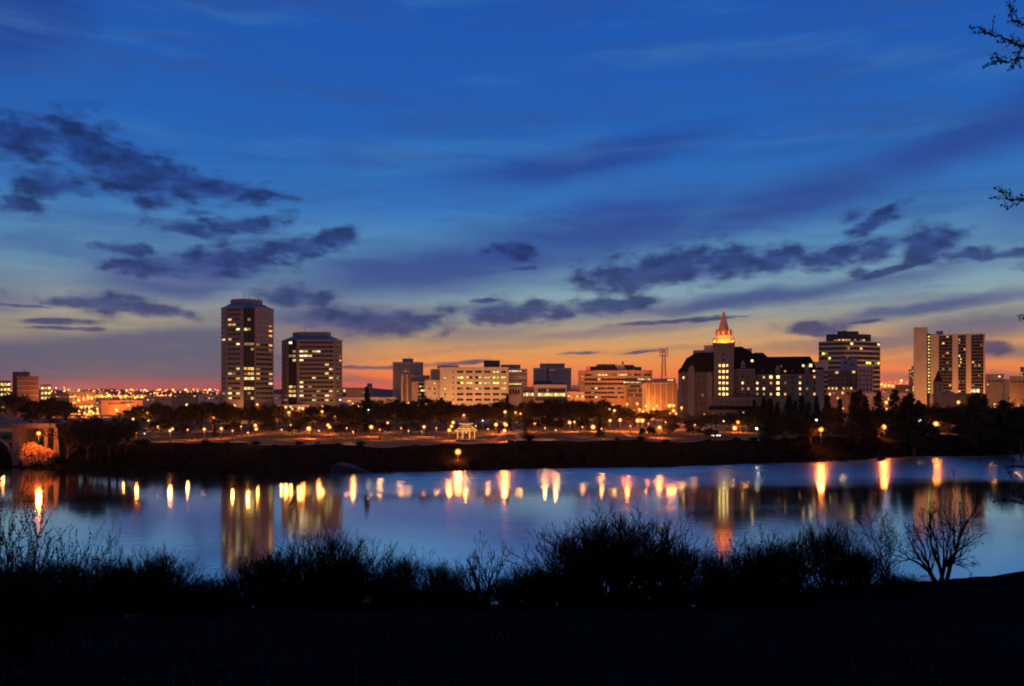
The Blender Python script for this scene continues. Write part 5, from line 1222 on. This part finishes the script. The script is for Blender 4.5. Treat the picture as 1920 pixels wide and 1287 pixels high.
name_by_place(tree_items, None)

# ------------------------------------------------------------------ shrubs
def shrub_mesh(seed, stems=26, maxl=4, kids=(3, 3, 3, 3), spread=0.55, tilt=0.75, r0=0.014, buds=0, minr=0.0016, up=0.22, material=None):   # unit height, about unit width
    rg = random.Random(seed); segs = []; tips = []
    for k in range(stems):
        t = rg.uniform(0, 6.283); ti = rg.uniform(0.0, tilt); b = Vector((rg.gauss(0, 0.06), rg.gauss(0, 0.06), -0.05))
        grow(rg, segs, tips, b, Vector((math.sin(ti) * math.cos(t), math.sin(ti) * math.sin(t), math.cos(ti))), rg.uniform(0.30, 0.42), r0 * rg.uniform(0.7, 1.2), 0, maxl, spread, kids, up, 0.6, 0.66, 3, 0.16)
    top = sorted(s[1].z for s in segs)[int(len(segs) * 0.995)]; k = 1.0 / top
    xs_ = sorted(abs(s[1].x) for s in segs)[int(len(segs) * 0.97)]; kx = 0.5 / xs_
    sc_ = lambda v: Vector((v.x * kx, v.y * kx, v.z * k))
    segs = [(sc_(a), sc_(b), max(r_ * k, minr), max(q * k, minr * 0.8)) for a, b, r_, q in segs]
    Vc, Qc = tubes(V3(segs), 3); me = mesh_np('twigs', Vc, Qc, material or M_TWIG)
    bud = None
    if buds:
        rn = np.random.default_rng(seed); P_ = []
        for a, b, _, q in segs:
            if q < minr * 1.6 and rg.random() < buds: P_.append(tuple(a.lerp(b, rg.uniform(0.3, 1.0))))
        Vl, Ql = flakes(P_, 0.0075, rn); Vm, Qm = flakes(P_, 0.0075, rn); bud = mesh_np('buds', np.concatenate([Vl, Vm]), np.concatenate([Ql, Qm + len(Vl)]), M_BUD)
    return me, bud
SH = [shrub_mesh(51, 58, buds=0.15), shrub_mesh(52, 64, tilt=0.95, buds=0.15), shrub_mesh(53, 54, tilt=0.7, buds=0.2), shrub_mesh(54, 66, tilt=1.15, spread=0.65, buds=0.12)]
LOOSE = shrub_mesh(61, 4, 4, (3, 3, 2, 2), 0.7, 0.45, 0.016, 0.9)
YOUNG = shrub_mesh(62, 4, 6, (4, 3, 3, 2, 2, 2), 0.72, 0.45, 0.022, 0.25, 0.0014, 0.08)
YOUNG2 = shrub_mesh(63, 3, 6, (4, 3, 3, 2, 2, 2), 0.66, 0.30, 0.017, 0.2, 0.0014, 0.10)
BUDDY = shrub_mesh(64, 13, 4, (3, 3, 2, 2), 0.75, 1.0, 0.009, 1.0, 0.0012, 0.12)
def shrub(px, py, wpx, Y, me, name, label, cat='shrub', group='riverside shrubs in the foreground', sink=0.1):
    x = wx(px, Y); g = near_z(x, Y); h = max(0.6, wz(py, Y) - g + sink); w = wpx / F * Y
    T = link(name, None, None, (x, Y, g - sink)); T.rotation_euler = (0, 0, rng.uniform(0, 6.28)); tag(T, label, cat, group)
    s = (w, w, h)
    link('twigs', me[0], T, (0, 0, 0), 0, s)
    if me[1]: link('buds', me[1], T, (0, 0, 0), 0, s)
    return T
shrub(1772, 893, 180, 44, YOUNG, 'young_tree', 'bare young tree with forked trunk standing against the river at right', 'tree', None)
shrub(1668, 955, 125, 45, YOUNG2, 'young_tree', 'thin leaning bare sapling left of the forked young tree', 'tree', None)
shrub(212, 985, 95, 26, LOOSE, 'budding_sapling', 'small budding sapling poking above the shrubs at left against the water', 'sapling', None)
shrub(910, 1000, 150, 44, YOUNG, 'bare_shrub', 'round open bare shrub left of the largest dark thicket')
shrub(1382, 1008, 130, 44, YOUNG2, 'bare_shrub', 'open bare shrub just right of the floodlit spire reflection')
big = [(1160, 985, 270, 42, 'largest dark thicket, right of centre before the river'), (1255, 1032, 160, 41, 'lower right shoulder of the largest thicket, a dense dark shrub'), (1085, 1030, 150, 41, 'dense shrub on the left shoulder of the largest thicket'),
       (590, 1030, 210, 43, 'tall dense shrub below the shorter tower reflection'), (500, 1062, 130, 43, 'dense shrub covering the foot of the tall tower reflection'), (660, 1062, 110, 42, 'shrub right of the tall dense one below the shorter tower reflection'), (742, 1062, 110, 44, 'small round shrub between two taller ones left of centre'),
       (832, 1082, 120, 43, 'low shrub left of the round open bare shrub'), (1000, 1078, 110, 43, 'low shrub between the round open shrub and largest thicket'), (1470, 1025, 150, 42, 'dense shrub below the right end of the hotel reflection'), (1560, 1000, 110, 43, 'upright dense shrub left of the leaning sapling'),
       (1340, 1062, 110, 42, 'low shrub below the spire reflection'), (1420, 1052, 110, 42, 'medium shrub right of the spire reflection'), (288, 1058, 140, 34, 'rounded dense shrub left of the tall tower reflection'), (130, 1068, 190, 30, 'wide dense shrub at lower left behind the budding twigs'), (215, 1075, 150, 30, 'dense shrub under the small budding sapling'),
       (420, 1100, 110, 43, 'low shrub at the left edge of the tall tower reflection'), (350, 1112, 110, 40, 'lowest shrub in the gap left of the tall tower reflection'), (20, 1075, 160, 28, 'dense shrub at the left edge of the foreground'), (1612, 1050, 100, 43, 'low shrub under the leaning sapling')]
for i, (px, py, w, Y, lab) in enumerate(big): shrub(px, py - 24, w * 1.08, Y, SH[i % 4], 'thicket_shrub', lab)
k = 0
for px in range(-40, 1720, 62):
    top = 1092 + 20 * math.sin(px * 0.017) + rng.uniform(-8, 14) + (18 if 330 < px < 440 else 0)
    Y = rng.uniform(34, 39); k += 1
    shrub(px + rng.uniform(-12, 12), top, 130, Y, SH[k % 4], 'hedge_shrub', f'low black shrub in the front row, {nth(k - 1)} from left', 'shrub', 'front row of low shrubs')
# low dark bushes breaking the line of the far bank
bank_items = []
for i in range(54):
    px = 118 + i * 34 + rng.uniform(-15, 15); Y = shore_y(wx(px, 310)) + rng.choice((3, 8, 14, 22, 27, 30)) + rng.uniform(-2, 2)
    if abs(px - 859) < 26: continue
    x = wx(px, Y); g = far_z(x, Y); h = rng.uniform(1.0, 3.2); w = h * rng.uniform(1.3, 2.6)
    T = link('bank_bush', None, None, (x, Y, g - 0.2)); tag(T, None, 'bush', 'low bushes on the far bank'); T.rotation_euler = (0, 0, rng.uniform(0, 6))
    link('twigs', SH[i % 4][0], T, (0, 0, 0), 0, (w, w, h)); bank_items.append((px, T, 'low dark bank bush'))
name_by_place(bank_items, None)
# near budding bush at the left edge
for (px, py, w, Y, lab) in ((15, 915, 300, 9, 'near bush of long budding twigs rising at the left edge'), (120, 985, 260, 11, 'near budding bush just inside the left edge'), (-60, 940, 320, 8, 'near budding bush cut by the left edge of the frame')):
    shrub(px, py, w, Y, BUDDY, 'budding_bush', lab, 'bush', 'budding bushes at the left edge')

# near tree just outside the right edge: its budding branch ends reach into view
YN = 4.2
T = Thing('budding_tree', 'near budding tree whose branch ends reach in from the right edge', 'tree', (3.55, YN + 0.2, near_z(3.55, YN)))
def nb_(px, py, dy=0.0): return Vector((wx(px, YN + dy), YN + dy, wz(py, YN + dy)))
tg = near_z(3.55, YN)
T.part('trunk', MB().bar((3.55, YN + 0.2, tg - 0.1), (3.5, YN + 0.2, 29.0), 0.085, 10, 0.06).bar((3.5, YN + 0.2, 29.0), (3.42, YN + 0.25, 31.2), 0.06, 10, 0.025), M_BARK)
rg = random.Random(5)
def twig(root, pts, r, extra):
    segs = []; P_ = []
    chain = [root] + pts
    for i in range(len(chain) - 1):
        a, b = chain[i], chain[i + 1]; n = 5
        prev = a
        for j in range(1, n + 1):
            q = a.lerp(b, j / n) + Vector((rg.gauss(0, 0.004), rg.gauss(0, 0.004), rg.gauss(0, 0.004))) * (0 if j == n else 1)
            f = 1 - (i + j / n) / len(chain)
            segs.append((prev, q, r * (0.3 + 0.7 * f), r * (0.26 + 0.7 * f)))
            inside = q.x < wx(1930, q.y)
            if inside and rg.random() < 0.9:
                P_.append(q)
            if inside and rg.random() < extra:
                d = (b - a).normalized(); ax = Vector((rg.gauss(0, 1), rg.gauss(0, 1), rg.gauss(0, 1))).normalized()
                e = (d + ax * 0.9 + Vector((0, 0, 0.2))).normalized() * rg.uniform(0.02, 0.085); segs.append((q, q + e, r * 0.3, r * 0.18))
                for u in (0.5, 0.8, 1.0): P_.append(q + e * u)
            prev = q
    return segs, P_
LIMBS = [(Vector((3.47, YN + 0.2, 30.0)), [nb_(1945, 92), nb_(1905, 82), nb_(1880, 72), nb_(1850, 62), nb_(1833, 52)], 0.012, 0.5), (Vector((3.47, YN + 0.2, 29.7)), [nb_(1950, 100), nb_(1915, 110), nb_(1885, 118), nb_(1862, 120)], 0.011, 0.75),
         (Vector((3.46, YN + 0.2, 30.2)), [nb_(1950, 60), nb_(1922, 48), nb_(1900, 38), nb_(1893, 12)], 0.010, 0.9), (Vector((3.46, YN + 0.2, 30.1)), [nb_(1948, 80), nb_(1915, 92), nb_(1898, 128)], 0.009, 0.6),
         (Vector((3.5, YN + 0.2, 29.0)), [nb_(1960, 366), nb_(1918, 374), nb_(1895, 376), nb_(1872, 359)], 0.010, 0.45), (Vector((3.5, YN + 0.2, 29.0)), [nb_(1955, 372), nb_(1912, 378), nb_(1890, 392)], 0.006, 0.3), (Vector((3.52, YN + 0.2, 28.5)), [nb_(1965, 610), nb_(1930, 604), nb_(1908, 592)], 0.008, 0.6),
         (Vector((3.53, YN + 0.2, 27.3)), [nb_(1960, 970), nb_(1922, 940), nb_(1902, 908), nb_(1894, 886)], 0.007, 0.3), (Vector((3.53, YN + 0.2, 27.2)), [nb_(1960, 958), nb_(1918, 944), nb_(1896, 940), nb_(1880, 937)], 0.006, 0.35)]
for root, pts, r, ex in LIMBS:
    segs, P_ = twig(root, pts, r * 0.6, ex)
    Vc, Qc = tubes(V3(segs), 5); b = link('branch', mesh_np('branch', Vc - np.array(T.base), Qc, M_BARK), T.root)
    rn = np.random.default_rng(3); P_ = [tuple(p - T.base) for p in P_ for _ in range(4)]
    P_ = np.array(P_) + rn.normal(0, 0.006, (len(P_), 3))
    Vl, Ql = flakes(P_, 0.0075, rn); link('buds', mesh_np('buds', Vl, Ql, M_BUD), b)

# lit shrub at the bridge foot and grass
YL = 298.0
for (px, py, w, lab) in ((62, 836, 46, 'bushy shrub lit bright orange at the bridge foot, taller of two'), (92, 848, 30, 'low shrub lit orange at the bridge foot, right of the taller one')):
    x = wx(px, YL); g = far_z(x, YL); h = wz(py, YL) - g + 1.5; ww = w / F * YL
    T = link('lit_shrub', None, None, (x, YL, g - 0.3)); tag(T, lab, 'shrub', 'lamp-lit shrubs at the bridge')
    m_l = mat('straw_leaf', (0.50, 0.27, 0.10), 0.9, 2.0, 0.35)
    rn = np.random.default_rng(9); P_ = rn.normal(0, 1, (2600, 3)); P_ /= np.linalg.norm(P_, axis=1, keepdims=True); P_ *= rn.uniform(0.35, 1.0, (2600, 1)) ** 0.5 * (1 + 0.18 * np.sin(P_[:, :1] * 5) * np.cos(P_[:, 2:] * 4))
    P_ = np.stack([P_[:, 0] * ww / 2, P_[:, 1] * ww / 2, h / 2 + P_[:, 2] * h / 2], axis=1)
    Vl, Ql = flakes(P_, 0.32, rn); link('foliage', mesh_np('foliage', Vl, Ql, m_l), T); link('stems', SH[0][0], T, (0, 0, 0), 0, (ww * 0.7, ww * 0.7, h))
rn = np.random.default_rng(21)
n = 26000
gyv = 3.2 + 34 * rn.random(n) ** 1.5; gxv = (rn.random(n) - 0.5) * 2 * (gyv * 0.70 + 1)
base = np.array([(x, y, near_z(x, y)) for x, y in zip(gxv, gyv)])
tuft = 0.5 + 0.5 * np.sin(gxv * 2.1 + 1.7 * np.sin(gyv * 1.3)) * np.sin(gyv * 1.9 + 0.8 * np.sin(gxv * 0.9))
hgt = (0.04 + 0.34 * rn.random(n) ** 2 * tuft ** 2)[:, None]; ln = rn.normal(0, 0.42, (n, 3)); ln[:, 2] = 1
tip = base + ln * hgt; wd = rn.normal(0, 1, (n, 3)); wd[:, 2] = 0; wd /= np.linalg.norm(wd, axis=1, keepdims=True); wd *= (0.004 + 0.0006 * gyv)[:, None]
V_ = np.stack([base - wd, base + wd, tip], axis=1).reshape(-1, 3)
nb2 = 15000
bx_ = rn.uniform(-230, 290, nb2); dd_ = rn.uniform(-0.6, 27, nb2) * rn.random(nb2) ** 0.4
base2 = np.array([(x, shore_y(x) + d, far_z(x, shore_y(x) + d)) for x, d in zip(bx_, dd_)])
clump = (0.5 + 0.5 * np.sin(bx_ * 0.35) * np.sin(bx_ * 0.13 + dd_))[:, None]
h2 = (0.35 + 1.7 * rn.random(nb2)[:, None] ** 2 * (0.3 + clump)); l2 = rn.normal(0, 0.3, (nb2, 3)); l2[:, 2] = 1; w2 = np.zeros((nb2, 3)); w2[:, 0] = rn.uniform(0.05, 0.16, nb2)
tag(link('bank_scrub', mesh_np('bank_scrub', np.stack([base2 - w2, base2 + w2, base2 + l2 * h2], axis=1).reshape(-1, 3), np.arange(3 * nb2).reshape(nb2, 3), M_TWIG)), 'ragged dark scrub along the far waterline and bank', 'scrub', kind='stuff')
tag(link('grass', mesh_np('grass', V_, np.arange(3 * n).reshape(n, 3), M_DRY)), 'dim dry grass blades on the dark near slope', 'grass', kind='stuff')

# thin evening air that lets the lamps glow
hm = bpy.data.materials.new('haze_air'); hm.use_nodes = True; ht = hm.node_tree; ht.nodes.clear()
hv = ht.nodes.new('ShaderNodeVolumePrincipled'); hv.inputs['Color'].default_value = (1, 0.97, 0.94, 1); hv.inputs['Density'].default_value = 0.00003; hv.inputs['Anisotropy'].default_value = 0.88
ho = ht.nodes.new('ShaderNodeOutputMaterial'); ht.links.new(hv.outputs[0], ho.inputs['Volume'])
tag(link('haze', MB().box(-4700, 4700, -90, 4800, -4, 120).mesh('haze', hm)), kind='stuff')
